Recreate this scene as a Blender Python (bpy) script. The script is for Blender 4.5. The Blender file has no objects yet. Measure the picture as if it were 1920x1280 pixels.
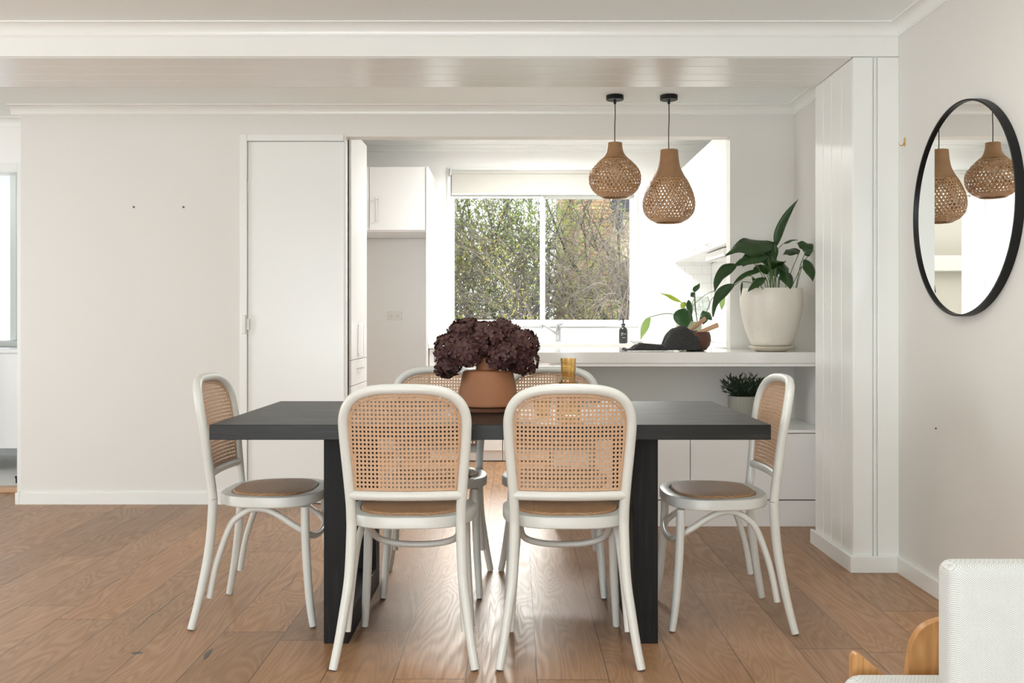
import bpy, bmesh, math, random
from mathutils import Vector, Matrix, noise
PI = math.pi
random.seed(7)
sc = bpy.context.scene
COL = sc.collection
# ------------------------------------------------------------------ camera
cam_d = bpy.data.cameras.new('camera'); cam = bpy.data.objects.new('camera', cam_d); COL.objects.link(cam)
cam.location = (0, 0, 1.084); cam.rotation_euler = (PI/2, 0, 0)
cam_d.sensor_width = 36; cam_d.lens = 1758/1920*36
cam_d.shift_x = -6/1920; cam_d.shift_y = -34/1920
cam_d.clip_start = 0.05; cam_d.clip_end = 200
sc.camera = cam
# ------------------------------------------------------------------ world, lights, exposure
sc.view_settings.view_transform = 'Standard'; sc.view_settings.look = 'None'
sc.view_settings.gamma = 1; sc.view_settings.use_curve_mapping = False
sc.view_settings.exposure = 0.27
sc.cycles.use_denoising = True
sc.cycles.max_bounces = 12; sc.cycles.diffuse_bounces = 7; sc.cycles.transparent_max_bounces = 24
sc.cycles.sample_clamp_indirect = 6; sc.cycles.caustics_reflective = False; sc.cycles.caustics_refractive = False
w = bpy.data.worlds.new('world'); sc.world = w; w.use_nodes = True
bg = w.node_tree.nodes['Background']
bg.inputs[0].default_value = (0.86, 0.93, 1.0, 1); bg.inputs[1].default_value = 4.0

def light(name, kind, loc, rot, energy, color=(1, 1, 1), size=1.0, size_y=None, angle=None):
    d = bpy.data.lights.new(name, kind); o = bpy.data.objects.new(name, d); COL.objects.link(o)
    o.location = loc; o.rotation_euler = rot; d.energy = energy; d.color = color
    if kind == 'AREA':
        d.size = size
        if size_y: d.shape = 'RECTANGLE'; d.size_y = size_y
    if angle: d.angle = angle
    return o
# low winter sun behind the house, shining in through the kitchen window
light('sun', 'SUN', (0.5, 14, 9), (math.radians(-63), 0, math.radians(4)), 5.2, (1.0, 0.96, 0.90), angle=math.radians(26))
# added rear fill lamp, tilted up; then daylight from the left wall window
light('fill_rear', 'AREA', (-1.2, -3.1, 0.6), (math.radians(150), 0, 0), 100, (0.96, 1.0, 0.98), 4.0, 1.0)
light('daylight_left', 'AREA', (-5.45, 3.0, 1.35), (0, math.radians(-90), 0), 26, (0.99, 1.0, 0.97), 2.0, 1.7)
# added fill lamps under the ceiling, out of view and without fittings
for lx, ly, le in ((-2.6, -0.6, 10), (0.35, 2.5, 13)):
    light('ceiling_fill', 'AREA', (lx, ly, 2.36), (0, 0, 0), le, (0.99, 1.0, 0.95), 0.9, 0.9)
# ------------------------------------------------------------------ materials
def new_mat(name):
    m = bpy.data.materials.new(name); m.use_nodes = True
    nt = m.node_tree; b = nt.nodes['Principled BSDF']
    return m, nt, b
class NT:
    """tiny helper to write math in shader nodes"""
    def __init__(s, nt): s.nt = nt
    def n(s, typ, **kw):
        nd = s.nt.nodes.new(typ)
        for k, v in kw.items(): setattr(nd, k, v)
        return nd
    def link(s, a, b): s.nt.links.new(a, b)
    def m(s, op, a, b=None, c=None):
        nd = s.n('ShaderNodeMath', operation=op)
        for i, v in enumerate((a, b, c)):
            if v is None: continue
            if isinstance(v, (int, float)): nd.inputs[i].default_value = v
            else: s.link(v, nd.inputs[i])
        return nd.outputs[0]
    def xyz(s, x, y, z):
        nd = s.n('ShaderNodeCombineXYZ')
        for i, v in enumerate((x, y, z)):
            if isinstance(v, (int, float)): nd.inputs[i].default_value = v
            else: s.link(v, nd.inputs[i])
        return nd.outputs[0]
    def coords(s, which='Object'):
        t = s.n('ShaderNodeTexCoord'); sp = s.n('ShaderNodeSeparateXYZ'); s.link(t.outputs[which], sp.inputs[0])
        return t.outputs[which], sp.outputs[0], sp.outputs[1], sp.outputs[2]
    def noise(s, vec, scale, detail=3, rough=0.5, dist=0.0, out='Fac'):
        nd = s.n('ShaderNodeTexNoise'); nd.inputs['Scale'].default_value = scale; nd.inputs['Detail'].default_value = detail
        nd.inputs['Roughness'].default_value = rough; nd.inputs['Distortion'].default_value = dist
        if vec is not None: s.link(vec, nd.inputs['Vector'])
        return nd.outputs[out]
    def white(s, vec):
        nd = s.n('ShaderNodeTexWhiteNoise', noise_dimensions='3D'); s.link(vec, nd.inputs[0]); return nd.outputs['Value']
    def ramp(s, fac, stops):
        nd = s.n('ShaderNodeValToRGB'); el = nd.color_ramp.elements
        while len(el) < len(stops): el.new(0.5)
        for e, (p, c) in zip(el, stops): e.position = p; e.color = (*c, 1)
        s.link(fac, nd.inputs[0]); return nd.outputs[0]
    def mix(s, fac, a, b, mode='MIX'):
        nd = s.n('ShaderNodeMix', data_type='RGBA', blend_type=mode)
        for i, v in ((0, fac), (6, a), (7, b)):
            if isinstance(v, (int, float)): nd.inputs[i].default_value = v
            elif isinstance(v, tuple): nd.inputs[i].default_value = (*v, 1)
            else: s.link(v, nd.inputs[i])
        return nd.outputs[2]
    def bump(s, h, strength, dist=0.01):
        nd = s.n('ShaderNodeBump'); nd.inputs['Strength'].default_value = strength; nd.inputs['Distance'].default_value = dist
        s.link(h, nd.inputs['Height']); s.link(nd.outputs[0], s.nt.nodes['Principled BSDF'].inputs['Normal'])
def paint(name, col, rough=0.5, var=0.03, scale=3.0, bump=0.05, bscale=60, metal=0.0, spec=0.5):
    m, nt, b = new_mat(name); t = NT(nt)
    v, x, y, z = t.coords()
    f = t.noise(v, scale, 4)
    c = t.mix(f, tuple(max(0, k*(1-var)) for k in col), tuple(min(1, k*(1+var)) for k in col))
    t.link(c, b.inputs['Base Color']); b.inputs['Roughness'].default_value = rough
    b.inputs['Metallic'].default_value = metal; b.inputs['Specular IOR Level'].default_value = spec
    if bump: t.bump(t.noise(v, bscale, 3), bump, 0.002)
    return m
M = {}
M['wall'] = paint('wall_paint', (0.735, 0.725, 0.69), 0.55, 0.012, 1.5, 0.06, 90)
M['ceil'] = paint('ceiling_paint', (0.90, 0.955, 0.955), 0.7, 0.01, 1.5, 0.03, 80)
M['trim'] = paint('semi_gloss_trim_paint', (0.83, 0.845, 0.82), 0.22, 0.01, 2.0, 0.02, 25)
M['kwall'] = paint('kitchen_wall_paint', (0.86, 0.86, 0.845), 0.5, 0.01, 1.5, 0.03, 80)
M['cab'] = paint('white_cabinet_laminate', (0.86, 0.86, 0.85), 0.28, 0.006, 1.0, 0)
M['stone'] = paint('white_stone_worktop', (0.80, 0.79, 0.76), 0.10, 0.02, 40, 0)
M['gap'] = paint('cabinet_shadow_gap', (0.10, 0.10, 0.09), 0.7, 0.02, 5, 0)
M['steel'] = paint('brushed_steel', (0.62, 0.62, 0.60), 0.28, 0.05, 30, 0, metal=1.0)
M['chrome'] = paint('chrome', (0.55, 0.55, 0.56), 0.12, 0.02, 5, 0, metal=1.0)
M['black'] = paint('matt_black_metal', (0.008, 0.008, 0.008), 0.4, 0.2, 20, 0.02, 90, spec=0.25)
M['cord'] = paint('black_cord', (0.02, 0.02, 0.02), 0.7, 0.2, 20, 0)
M['chair'] = paint('white_bentwood_lacquer', (0.66, 0.665, 0.625), 0.30, 0.02, 12, 0.05, 40)
M['foot'] = paint('dark_glide', (0.10, 0.08, 0.06), 0.6, 0.1, 20, 0)
M['terra'] = paint('terracotta_clay', (0.29, 0.118, 0.050), 0.62, 0.07, 6, 0.1, 120)
M['terra2'] = paint('terracotta_base', (0.20, 0.085, 0.045), 0.7, 0.07, 6, 0.1, 120)
M['bowl'] = paint('dark_walnut_bowl', (0.085, 0.030, 0.016), 0.35, 0.25, 14, 0.05, 60)
M['beech'] = paint('pale_beech_wood', (0.55, 0.34, 0.21), 0.5, 0.12, 30, 0.05, 60)
M['soil'] = paint('potting_soil', (0.03, 0.02, 0.012), 0.95, 0.5, 60, 0.8, 120)
M['greenpot'] = paint('sage_green_glaze', (0.42, 0.46, 0.30), 0.25, 0.15, 10, 0)
M['brass'] = paint('aged_brass', (0.60, 0.38, 0.14), 0.35, 0.1, 20, 0, metal=1.0)
M['plastic'] = paint('white_plastic', (0.80, 0.80, 0.77), 0.35, 0.01, 4, 0)
M['grey'] = paint('light_grey_mark', (0.30, 0.30, 0.29), 0.5, 0.02, 4, 0)
M['plug'] = paint('dark_wall_plug', (0.12, 0.07, 0.045), 0.7, 0.1, 10, 0)
M['blind'] = paint('roller_blind_fabric', (0.52, 0.505, 0.46), 0.8, 0.02, 8, 0.1, 300)
M['soap'] = paint('black_soap_bottle', (0.016, 0.016, 0.016), 0.3, 0.1, 10, 0)
M['print'] = paint('white_label_print', (0.65, 0.65, 0.63), 0.5, 0.02, 10, 0)
M['stem'] = paint('plant_stem', (0.10, 0.17, 0.05), 0.45, 0.2, 20, 0)
M['bulb'] = paint('frosted_bulb', (0.8, 0.79, 0.75), 0.25, 0.01, 5, 0)
M['tilefloor'] = paint('pale_bathroom_floor', (0.72, 0.71, 0.68), 0.35, 0.04, 6, 0.02, 20)

def leaf_mat(name, c1, c2, rough=0.35, trans=0.0):
    m, nt, b = new_mat(name); t = NT(nt)
    v, x, y, z = t.coords()
    f = t.noise(v, 22, 3)
    t.link(t.mix(f, c1, c2), b.inputs['Base Color']); b.inputs['Roughness'].default_value = rough
    t.bump(t.noise(v, 38, 3, 0.6), 0.5, 0.006)
    if trans:
        tr = t.n('ShaderNodeBsdfTranslucent'); tr.inputs[0].default_value = (*[min(1, k*1.6) for k in c2], 1)
        mx = t.n('ShaderNodeMixShader'); mx.inputs[0].default_value = trans
        out = nt.nodes['Material Output']
        t.link(b.outputs[0], mx.inputs[1]); t.link(tr.outputs[0], mx.inputs[2]); t.link(mx.outputs[0], out.inputs[0])
    return m
M['leaf'] = leaf_mat('dark_glossy_leaf', (0.010, 0.032, 0.010), (0.040, 0.10, 0.022), 0.36, 0.12)
M['leafmid'] = leaf_mat('mid_green_leaf', (0.02, 0.07, 0.02), (0.05, 0.14, 0.04), 0.3, 0.2)
M['lime'] = leaf_mat('lime_leaf', (0.34, 0.44, 0.04), (0.55, 0.62, 0.12), 0.35, 0.35)
M['pale'] = leaf_mat('pale_green_leaf', (0.30, 0.42, 0.16), (0.44, 0.55, 0.25), 0.4, 0.35)
M['spiky'] = leaf_mat('dark_spiky_leaf', (0.010, 0.022, 0.010), (0.03, 0.06, 0.02), 0.5, 0.05)
M['olive'] = leaf_mat('olive_tree_leaf', (0.09, 0.13, 0.03), (0.22, 0.25, 0.06), 0.6, 0.3)
M['yellowleaf'] = leaf_mat('yellow_green_tree_leaf', (0.20, 0.19, 0.04), (0.33, 0.28, 0.06), 0.6, 0.3)
M['hedgeleaf'] = leaf_mat('bright_hedge_leaf', (0.10, 0.17, 0.03), (0.24, 0.34, 0.07), 0.6, 0.3)
M['darkleaf'] = leaf_mat('dark_shrub_leaf', (0.02, 0.04, 0.012), (0.06, 0.10, 0.03), 0.6, 0.2)
M['bark'] = paint('grey_brown_bark', (0.10, 0.082, 0.066), 0.9, 0.4, 12, 0.4, 40)
M['twig'] = paint('pale_twig_bark', (0.20, 0.16, 0.125), 0.9, 0.3, 12, 0)

def petal_mat():
    m, nt, b = new_mat('dried_hydrangea_petal'); t = NT(nt)
    v, x, y, z = t.coords()
    f = t.noise(v, 34, 2, 0.6)
    f2 = t.noise(v, 120, 2)
    c = t.ramp(f, [(0.30, (0.014, 0.003, 0.006)), (0.46, (0.030, 0.006, 0.010)), (0.54, (0.050, 0.018, 0.012)), (0.62, (0.030, 0.032, 0.010))])
    c = t.mix(f2, c, (0.10, 0.035, 0.03), 'MIX')
    cc = t.mix(0.25, c, c)
    t.link(t.mix(t.m('MULTIPLY', f2, 0.35), c, (0.060, 0.020, 0.020)), b.inputs['Base Color'])
    b.inputs['Roughness'].default_value = 0.65
    return m
M['petal'] = petal_mat()

def floor_mat():
    m, nt, b = new_mat('oak_plank_floor'); t = NT(nt)
    v, x, y, z = t.coords()
    W = 0.2185; Lp = 2.05
    u = t.m('DIVIDE', t.m('ADD', x, -0.067 + 20*W), W)
    i = t.m('FLOOR', u); fu = t.m('FRACT', u)
    off = t.m('MULTIPLY', t.white(t.xyz(i, 3.0, 1.0)), Lp)
    vv = t.m('DIVIDE', t.m('ADD', t.m('ADD', y, 20.0), off), Lp)
    j = t.m('FLOOR', vv); fv = t.m('FRACT', vv)
    idn = t.white(t.xyz(i, j, 7.0)); id2 = t.white(t.xyz(i, j, 19.0))
    # flowing cathedral grain
    g = t.noise(t.xyz(t.m('MULTIPLY', x, 5.5), t.m('MULTIPLY', y, 0.75), t.m('MULTIPLY', idn, 40)), 1.0, 2, 0.5, 0.6)
    rings = t.m('SINE', t.m('MULTIPLY', g, 150.0))
    fine = t.noise(t.xyz(t.m('MULTIPLY', x, 170), t.m('MULTIPLY', y, 5.0), t.m('MULTIPLY', id2, 30)), 1.0, 3, 0.6)
    blot = t.noise(t.xyz(t.m('MULTIPLY', x, 2.4), t.m('MULTIPLY', y, 0.9), t.m('MULTIPLY', idn, 60)), 1.0, 3, 0.55)
    base = t.ramp(idn, [(0.0, (0.295, 0.160, 0.078)), (0.35, (0.42, 0.235, 0.118)), (0.7, (0.36, 0.198, 0.099)), (1.0, (0.46, 0.240, 0.105))])
    base = t.mix(t.m('MULTIPLY', blot, 0.40), base, (0.25, 0.143, 0.078))
    rs = t.m('MULTIPLY', t.m('MULTIPLY', t.m('ADD', rings, 1.0), 0.5), 0.26)
    base = t.mix(rs, base, (0.15, 0.075, 0.040))
    base = t.mix(t.m('MULTIPLY', t.m('GREATER_THAN', fine, 0.60), 0.26), base, (0.15, 0.078, 0.043))
    # knots: sparse dark spots
    vor = t.n('ShaderNodeTexVoronoi'); vor.inputs['Scale'].default_value = 1.0
    t.link(t.xyz(t.m('MULTIPLY', x, 3.1), t.m('MULTIPLY', y, 1.15), 0.0), vor.inputs['Vector'])
    wob = t.noise(v, 28, 3, 0.7)
    kn = t.m('LESS_THAN', t.m('ADD', vor.outputs['Distance'], t.m('MULTIPLY', wob, 0.09)), 0.068)
    base = t.mix(t.m('MULTIPLY', kn, 0.85), base, (0.055, 0.045, 0.036))
    # long filled cracks in single boards
    wx = t.m('ADD', x, t.m('MULTIPLY', t.m('SUBTRACT', t.noise(t.xyz(0.0, t.m('MULTIPLY', y, 5.0), 0.0), 1.0, 3, 0.6), 0.5), 0.05))
    cracks = None
    for (cx, cy0, cy1, cw, sl) in ((-1.352, 3.22, 3.83, 0.0035, 0.02), (-0.948, 3.70, 4.12, 0.0022, 0.02), (1.735, 3.45, 3.78, 0.006, -0.12),
                                   (1.15, 3.45, 3.62, 0.0022, 0.0), (-1.005, 3.02, 3.13, 0.010, 0.0), (-1.24, 3.07, 3.10, 0.02, 0.0), (1.345, 3.66, 3.80, 0.003, 0.0)):
        cxm = t.m('ADD', wx, t.m('MULTIPLY', t.m('SUBTRACT', y, cy0), -sl))
        d = t.m('ABSOLUTE', t.m('SUBTRACT', cxm, cx))
        mid, half = (cy0+cy1)/2, (cy1-cy0)/2
        dy = t.m('DIVIDE', t.m('ABSOLUTE', t.m('SUBTRACT', y, mid)), half)
        wid = t.m('MULTIPLY', t.m('SUBTRACT', 1.0, t.m('MULTIPLY', dy, dy)), cw)
        c1 = t.m('LESS_THAN', d, wid)
        cracks = c1 if cracks is None else t.m('MAXIMUM', cracks, c1)
    base = t.mix(t.m('MULTIPLY', cracks, 0.9), base, (0.05, 0.05, 0.045))
    e1 = t.m('LESS_THAN', t.m('MINIMUM', fu, t.m('SUBTRACT', 1.0, fu)), 0.008)
    e2 = t.m('LESS_THAN', t.m('MINIMUM', fv, t.m('SUBTRACT', 1.0, fv)), 0.0012)
    seam = t.m('MAXIMUM', e1, e2)
    base = t.mix(t.m('MULTIPLY', seam, 0.8), base, (0.05, 0.03, 0.02))
    t.link(base, b.inputs['Base Color'])
    r = t.m('ADD', 0.31, t.m('ADD', t.m('MULTIPLY', rings, 0.035), t.m('MULTIPLY', fine, 0.16)))
    t.link(r, b.inputs['Roughness'])
    h = t.m('SUBTRACT', t.m('ADD', t.m('MULTIPLY', rings, 0.12), t.m('MULTIPLY', fine, 0.5)), t.m('MULTIPLY', seam, 1.6))
    t.bump(h, 0.15, 0.002)
    return m
M['floor'] = floor_mat()

def black_oak():
    m, nt, b = new_mat('blackened_timber'); t = NT(nt)
    v, x, y, z = t.coords()
    tc = t.xyz(t.m('MULTIPLY', x, 4), t.m('MULTIPLY', y, 70), t.m('MULTIPLY', z, 60))
    f = t.noise(tc, 1.0, 4, 0.65)
    t.link(t.ramp(f, [(0.25, (0.005, 0.005, 0.005)), (0.55, (0.011, 0.0105, 0.009)), (0.8, (0.036, 0.034, 0.028))]), b.inputs['Base Color'])
    t.link(t.m('ADD', 0.26, t.m('MULTIPLY', f, 0.26)), b.inputs['Roughness']); b.inputs['Specular IOR Level'].default_value = 0.30
    t.bump(f, 0.22, 0.002)
    return m
M['table'] = black_oak()
def black_oak_v():
    m, nt, b = new_mat('blackened_timber_upright'); t = NT(nt)
    v, x, y, z = t.coords()
    f = t.noise(t.xyz(t.m('MULTIPLY', x, 70), t.m('MULTIPLY', y, 70), t.m('MULTIPLY', z, 4)), 1.0, 4, 0.65)
    t.link(t.ramp(f, [(0.25, (0.004, 0.004, 0.004)), (0.55, (0.009, 0.009, 0.009)), (0.8, (0.022, 0.022, 0.020))]), b.inputs['Base Color'])
    b.inputs['Roughness'].default_value = 0.6; b.inputs['Specular IOR Level'].default_value = 0.25; t.bump(f, 0.5, 0.0025)
    return m
M['tablev'] = black_oak_v()

CP, CPZ = 0.0126, 0.0136      # cane pitch
def cane_mat():
    m, nt, b = new_mat('woven_cane'); t = NT(nt)
    v, x, y, z = t.coords()
    def lines(a, p, k): return t.m('ABSOLUTE', t.m('SINE', t.m('MULTIPLY', a, PI*k/p)))
    f1 = lines(x, CP, 4); f2 = lines(z, CPZ, 4)
    f = t.m('MINIMUM', f1, f2); n = t.noise(v, 90, 3)
    c = t.mix(n, (0.52, 0.325, 0.195), (0.70, 0.475, 0.31))
    dk = t.m('MULTIPLY', t.m('LESS_THAN', f, 0.28), 0.45)
    t.link(t.mix(dk, c, (0.28, 0.145, 0.075)), b.inputs['Base Color'])
    b.inputs['Roughness'].default_value = 0.42
    t.bump(f, 0.4, 0.0008)
    return m
M['cane'] = cane_mat()
def seat_cane_mat():
    m, nt, b = new_mat('woven_cane_seat'); t = NT(nt)
    v, x, y, z = t.coords()
    a = t.m('ADD', x, y); c = t.m('SUBTRACT', x, y); k = 2*PI/0.011
    f = t.m('MULTIPLY', t.m('SINE', t.m('MULTIPLY', a, k)), t.m('SINE', t.m('MULTIPLY', c, k)))
    n = t.noise(v, 60, 3)
    col = t.mix(n, (0.40, 0.215, 0.105), (0.55, 0.33, 0.18))
    dk = t.m('MULTIPLY', t.m('GREATER_THAN', f, 0.42), 0.75)
    t.link(t.mix(dk, col, (0.12, 0.055, 0.025)), b.inputs['Base Color'])
    b.inputs['Roughness'].default_value = 0.40
    t.bump(f, 0.5, 0.0012)
    return m
M['seatcane'] = seat_cane_mat()
def wicker_mat(name, c1, c2):
    m, nt, b = new_mat(name); t = NT(nt)
    v, x, y, z = t.coords()
    ang = t.m('ARCTAN2', y, x)
    row = t.m('FLOOR', t.m('DIVIDE', z, 0.0042))
    sh = t.m('MULTIPLY', row, PI)
    f = t.m('SINE', t.m('ADD', t.m('MULTIPLY', ang, 36), sh))
    hz = t.m('ABSOLUTE', t.m('SINE', t.m('MULTIPLY', z, PI/0.0042)))
    h = t.m('ADD', t.m('MULTIPLY', f, 0.5), hz)
    n = t.noise(v, 30, 3)
    c = t.mix(n, c1, c2)
    dk = t.m('MULTIPLY', t.m('LESS_THAN', h, 0.25), 0.6)
    t.link(t.mix(dk, c, tuple(k*0.35 for k in c1)), b.inputs['Base Color'])
    b.inputs['Roughness'].default_value = 0.5
    t.bump(h, 0.6, 0.002)
    return m
M['wicker'] = wicker_mat('tight_woven_rattan', (0.36, 0.185, 0.080), (0.48, 0.27, 0.130))
M['wickerstrip'] = paint('rattan_strip', (0.43, 0.245, 0.115), 0.5, 0.3, 18, 0.1, 120)

def fabric_mat():
    m, nt, b = new_mat('herringbone_fabric'); t = NT(nt)
    v, x, y, z = t.coords()
    xx = t.m('ADD', x, t.m('MULTIPLY', y, 0.6)); zz = t.m('ADD', z, t.m('MULTIPLY', y, 0.5))
    tri = t.m('ABSOLUTE', t.m('SUBTRACT', t.m('FRACT', t.m('DIVIDE', xx, 0.0070)), 0.5))
    s = t.m('SINE', t.m('MULTIPLY', t.m('ADD', zz, t.m('MULTIPLY', tri, 0.0070)), 2*PI/0.0031))
    n = t.noise(v, 40, 4); n2 = t.noise(v, 700, 2)
    f = t.m('MULTIPLY', t.m('GREATER_THAN', t.m('ADD', s, t.m('MULTIPLY', n, 0.8)), 0.75), t.m('ADD', 0.25, t.m('MULTIPLY', n2, 0.9)))
    t.link(t.mix(f, (0.66, 0.67, 0.64), (0.30, 0.32, 0.34)), b.inputs['Base Color'])
    b.inputs['Roughness'].default_value = 0.9; b.inputs['Sheen Weight'].default_value = 0.2
    t.bump(t.m('ADD', s, n2), 0.15, 0.001)
    return m
M['fabric'] = fabric_mat()
def wood_mat(name, c1, c2, ax=0):
    m, nt, b = new_mat(name); t = NT(nt)
    v, x, y, z = t.coords()
    s = [14, 14, 14]; s[ax] = 1.6
    g = t.noise(t.xyz(t.m('MULTIPLY', x, s[0]), t.m('MULTIPLY', y, s[1]), t.m('MULTIPLY', z, s[2])), 1.0, 3, 0.5, 0.8)
    r = t.m('SINE', t.m('MULTIPLY', g, 40))
    t.link(t.mix(t.m('MULTIPLY', t.m('ADD', r, 1.0), 0.5), c1, c2), b.inputs['Base Color'])
    b.inputs['Roughness'].default_value = 0.35
    return m
M['ply'] = wood_mat('honey_bent_plywood', (0.42, 0.20, 0.065), (0.56, 0.29, 0.11), 2)
def towel_mat():
    m, nt, b = new_mat('charcoal_waffle_cloth'); t = NT(nt)
    v, x, y, z = t.coords()
    k = 2*PI/0.014
    a = t.m('ADD', x, t.m('MULTIPLY', z, 0.7)); c = t.m('SUBTRACT', z, t.m('MULTIPLY', x, 0.7))
    c = t.m('ADD', c, t.m('MULTIPLY', y, 0.7))
    f = t.m('MAXIMUM', t.m('SINE', t.m('MULTIPLY', a, k)), t.m('SINE', t.m('MULTIPLY', c, k)))
    t.link(t.mix(t.m('MULTIPLY', t.m('GREATER_THAN', f, 0.9), 0.8), (0.016, 0.016, 0.016), (0.11, 0.11, 0.105)), b.inputs['Base Color'])
    b.inputs['Roughness'].default_value = 0.95; t.bump(f, 0.7, 0.003)
    return m
M['towel'] = towel_mat()
def pot_mat():
    m, nt, b = new_mat('cream_stoneware'); t = NT(nt)
    v, x, y, z = t.coords()
    n = t.noise(v, 9, 4, 0.6); n2 = t.noise(v, 55, 4, 0.8)
    c = t.mix(n, (0.66, 0.61, 0.53), (0.74, 0.71, 0.64))
    c = t.mix(t.m('MULTIPLY', t.m('GREATER_THAN', n2, 0.63), 0.5), c, (0.55, 0.46, 0.36))
    rim = t.m('MULTIPLY', t.m('LESS_THAN', t.m('ADD', z, t.m('MULTIPLY', n, 0.01)), 0.034), 0.8)
    t.link(t.mix(rim, c, (0.42, 0.22, 0.11)), b.inputs['Base Color'])
    b.inputs['Roughness'].default_value = 0.35; t.bump(n2, 0.15, 0.003)
    return m
M['pot'] = pot_mat()
M['saucer'] = paint('cream_stoneware_saucer', (0.66, 0.60, 0.50), 0.35, 0.06, 9, 0.05, 60)
M['greypot'] = paint('grey_ribbed_pot', (0.27, 0.265, 0.23), 0.5, 0.05, 9, 0)
def tile_mat():
    m, nt, b = new_mat('white_wall_tile'); t = NT(nt)
    v, x, y, z = t.coords()
    br = t.n('ShaderNodeTexBrick'); t.link(t.xyz(t.m('ADD', x, y), z, 0.0), br.inputs['Vector'])
    br.inputs['Scale'].default_value = 1.0; br.inputs['Brick Width'].default_value = 0.15; br.inputs['Row Height'].default_value = 0.075
    br.inputs['Mortar Size'].default_value = 0.0016
    br.inputs['Color1'].default_value = (0.86, 0.86, 0.845, 1); br.inputs['Color2'].default_value = (0.84, 0.84, 0.82, 1); br.inputs['Mortar'].default_value = (0.62, 0.62, 0.60, 1)
    t.link(br.outputs['Color'], b.inputs['Base Color']); b.inputs['Roughness'].default_value = 0.12
    return m
M['tile'] = tile_mat()
def brick_mat():
    m, nt, b = new_mat('orange_brick'); t = NT(nt)
    v, x, y, z = t.coords()
    br = t.n('ShaderNodeTexBrick'); t.link(t.xyz(t.m('ADD', x, y), z, 0.0), br.inputs['Vector'])
    br.inputs['Scale'].default_value = 1.0; br.inputs['Brick Width'].default_value = 0.30; br.inputs['Row Height'].default_value = 0.11
    br.inputs['Mortar Size'].default_value = 0.012
    br.inputs['Color1'].default_value = (0.42, 0.24, 0.115, 1); br.inputs['Color2'].default_value = (0.33, 0.20, 0.11, 1); br.inputs['Mortar'].default_value = (0.12, 0.085, 0.05, 1)
    t.link(br.outputs['Color'], b.inputs['Base Color']); b.inputs['Roughness'].default_value = 0.9
    return m
M['brick'] = brick_mat()
M['render'] = paint('cream_render', (0.62, 0.50, 0.34), 0.9, 0.08, 2, 0.1, 20)
M['cream'] = paint('pale_cream_weatherboard', (0.36, 0.315, 0.245), 0.8, 0.05, 2, 0.1, 20)
M['roof'] = paint('dark_roof', (0.05, 0.05, 0.055), 0.8, 0.2, 4, 0)
M['sill'] = paint('white_stone_sill', (0.5, 0.46, 0.38), 0.7, 0.05, 4, 0)
M['dkglass'] = paint('dark_window_pane', (0.02, 0.03, 0.035), 0.08, 0.2, 3, 0)
M['ground'] = paint('garden_soil', (0.07, 0.07, 0.035), 0.95, 0.5, 3, 0.2, 20)
M['fence'] = paint('red_brown_fence', (0.14, 0.05, 0.035), 0.8, 0.2, 4, 0)
def thin_glass(name, tint=(1, 1, 1), refl=0.06):
    m = bpy.data.materials.new(name); m.use_nodes = True; nt = m.node_tree; nt.nodes.clear(); t = NT(nt)
    tr = t.n('ShaderNodeBsdfTransparent'); tr.inputs[0].default_value = (*tint, 1)
    gl = t.n('ShaderNodeBsdfGlossy'); gl.inputs['Roughness'].default_value = 0.02
    lw = t.n('ShaderNodeLayerWeight'); lw.inputs[0].default_value = 0.12
    mx = t.n('ShaderNodeMixShader'); t.link(t.m('ADD', t.m('MULTIPLY', lw.outputs['Fresnel'], 0.6), refl*0.3), mx.inputs[0])
    t.link(tr.outputs[0], mx.inputs[1]); t.link(gl.outputs[0], mx.inputs[2])
    out = t.n('ShaderNodeOutputMaterial'); t.link(mx.outputs[0], out.inputs[0]); return m
M['glass'] = thin_glass('window_glass', (0.98, 0.985, 0.98), 0.008)
M['amber'] = thin_glass('amber_glass', (0.95, 0.84, 0.62), 0.2)
M['clear'] = thin_glass('clear_glass', (0.93, 0.95, 0.94), 0.25)
mm, nt_, b_ = new_mat('mirror_silver'); b_.inputs['Metallic'].default_value = 1; b_.inputs['Roughness'].default_value = 0.0; b_.inputs['Base Color'].default_value = (0.93, 0.94, 0.93, 1); M['mirror'] = mm
mm, nt_, b_ = new_mat('fill_lamp_diffuser'); b_.inputs['Emission Color'].default_value = (1, 0.98, 0.94, 1); b_.inputs['Emission Strength'].default_value = 6; M['lamp'] = mm  # glow of the added kitchen ceiling fitting

# ------------------------------------------------------------------ helpers
def obj(name, bm, mat, parent=None, smooth=False, loc=None):
    me = bpy.data.meshes.new(name)
    bmesh.ops.recalc_face_normals(bm, faces=bm.faces)
    bm.to_mesh(me); bm.free()
    o = bpy.data.objects.new(name, me); COL.objects.link(o)
    for m_ in (mat if isinstance(mat, (list, tuple)) else [mat]): me.materials.append(M[m_])
    if smooth:
        for p in me.polygons: p.use_smooth = True
        if smooth != 'all':
            me.set_sharp_from_angle(angle=math.radians(38))
    if parent: o.parent = parent
    if loc: o.location = loc
    return o
def thing(name, label, cat, loc=(0, 0, 0), rotz=0, group=None):
    o = bpy.data.objects.new(name, None); COL.objects.link(o); o.empty_display_size = 0.05
    o.location = loc; o.rotation_euler = (0, 0, rotz); o['label'] = label; o['category'] = cat
    if group: o['group'] = group
    return o
def tag(o, label, cat, group=None):
    o['label'] = label; o['category'] = cat
    if group: o['group'] = group
    return o
def struct(name, bm, mat, parent=None, smooth=False):
    o = obj(name, bm, mat, parent, smooth)
    if parent is None: o['kind'] = 'structure'
    return o
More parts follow.
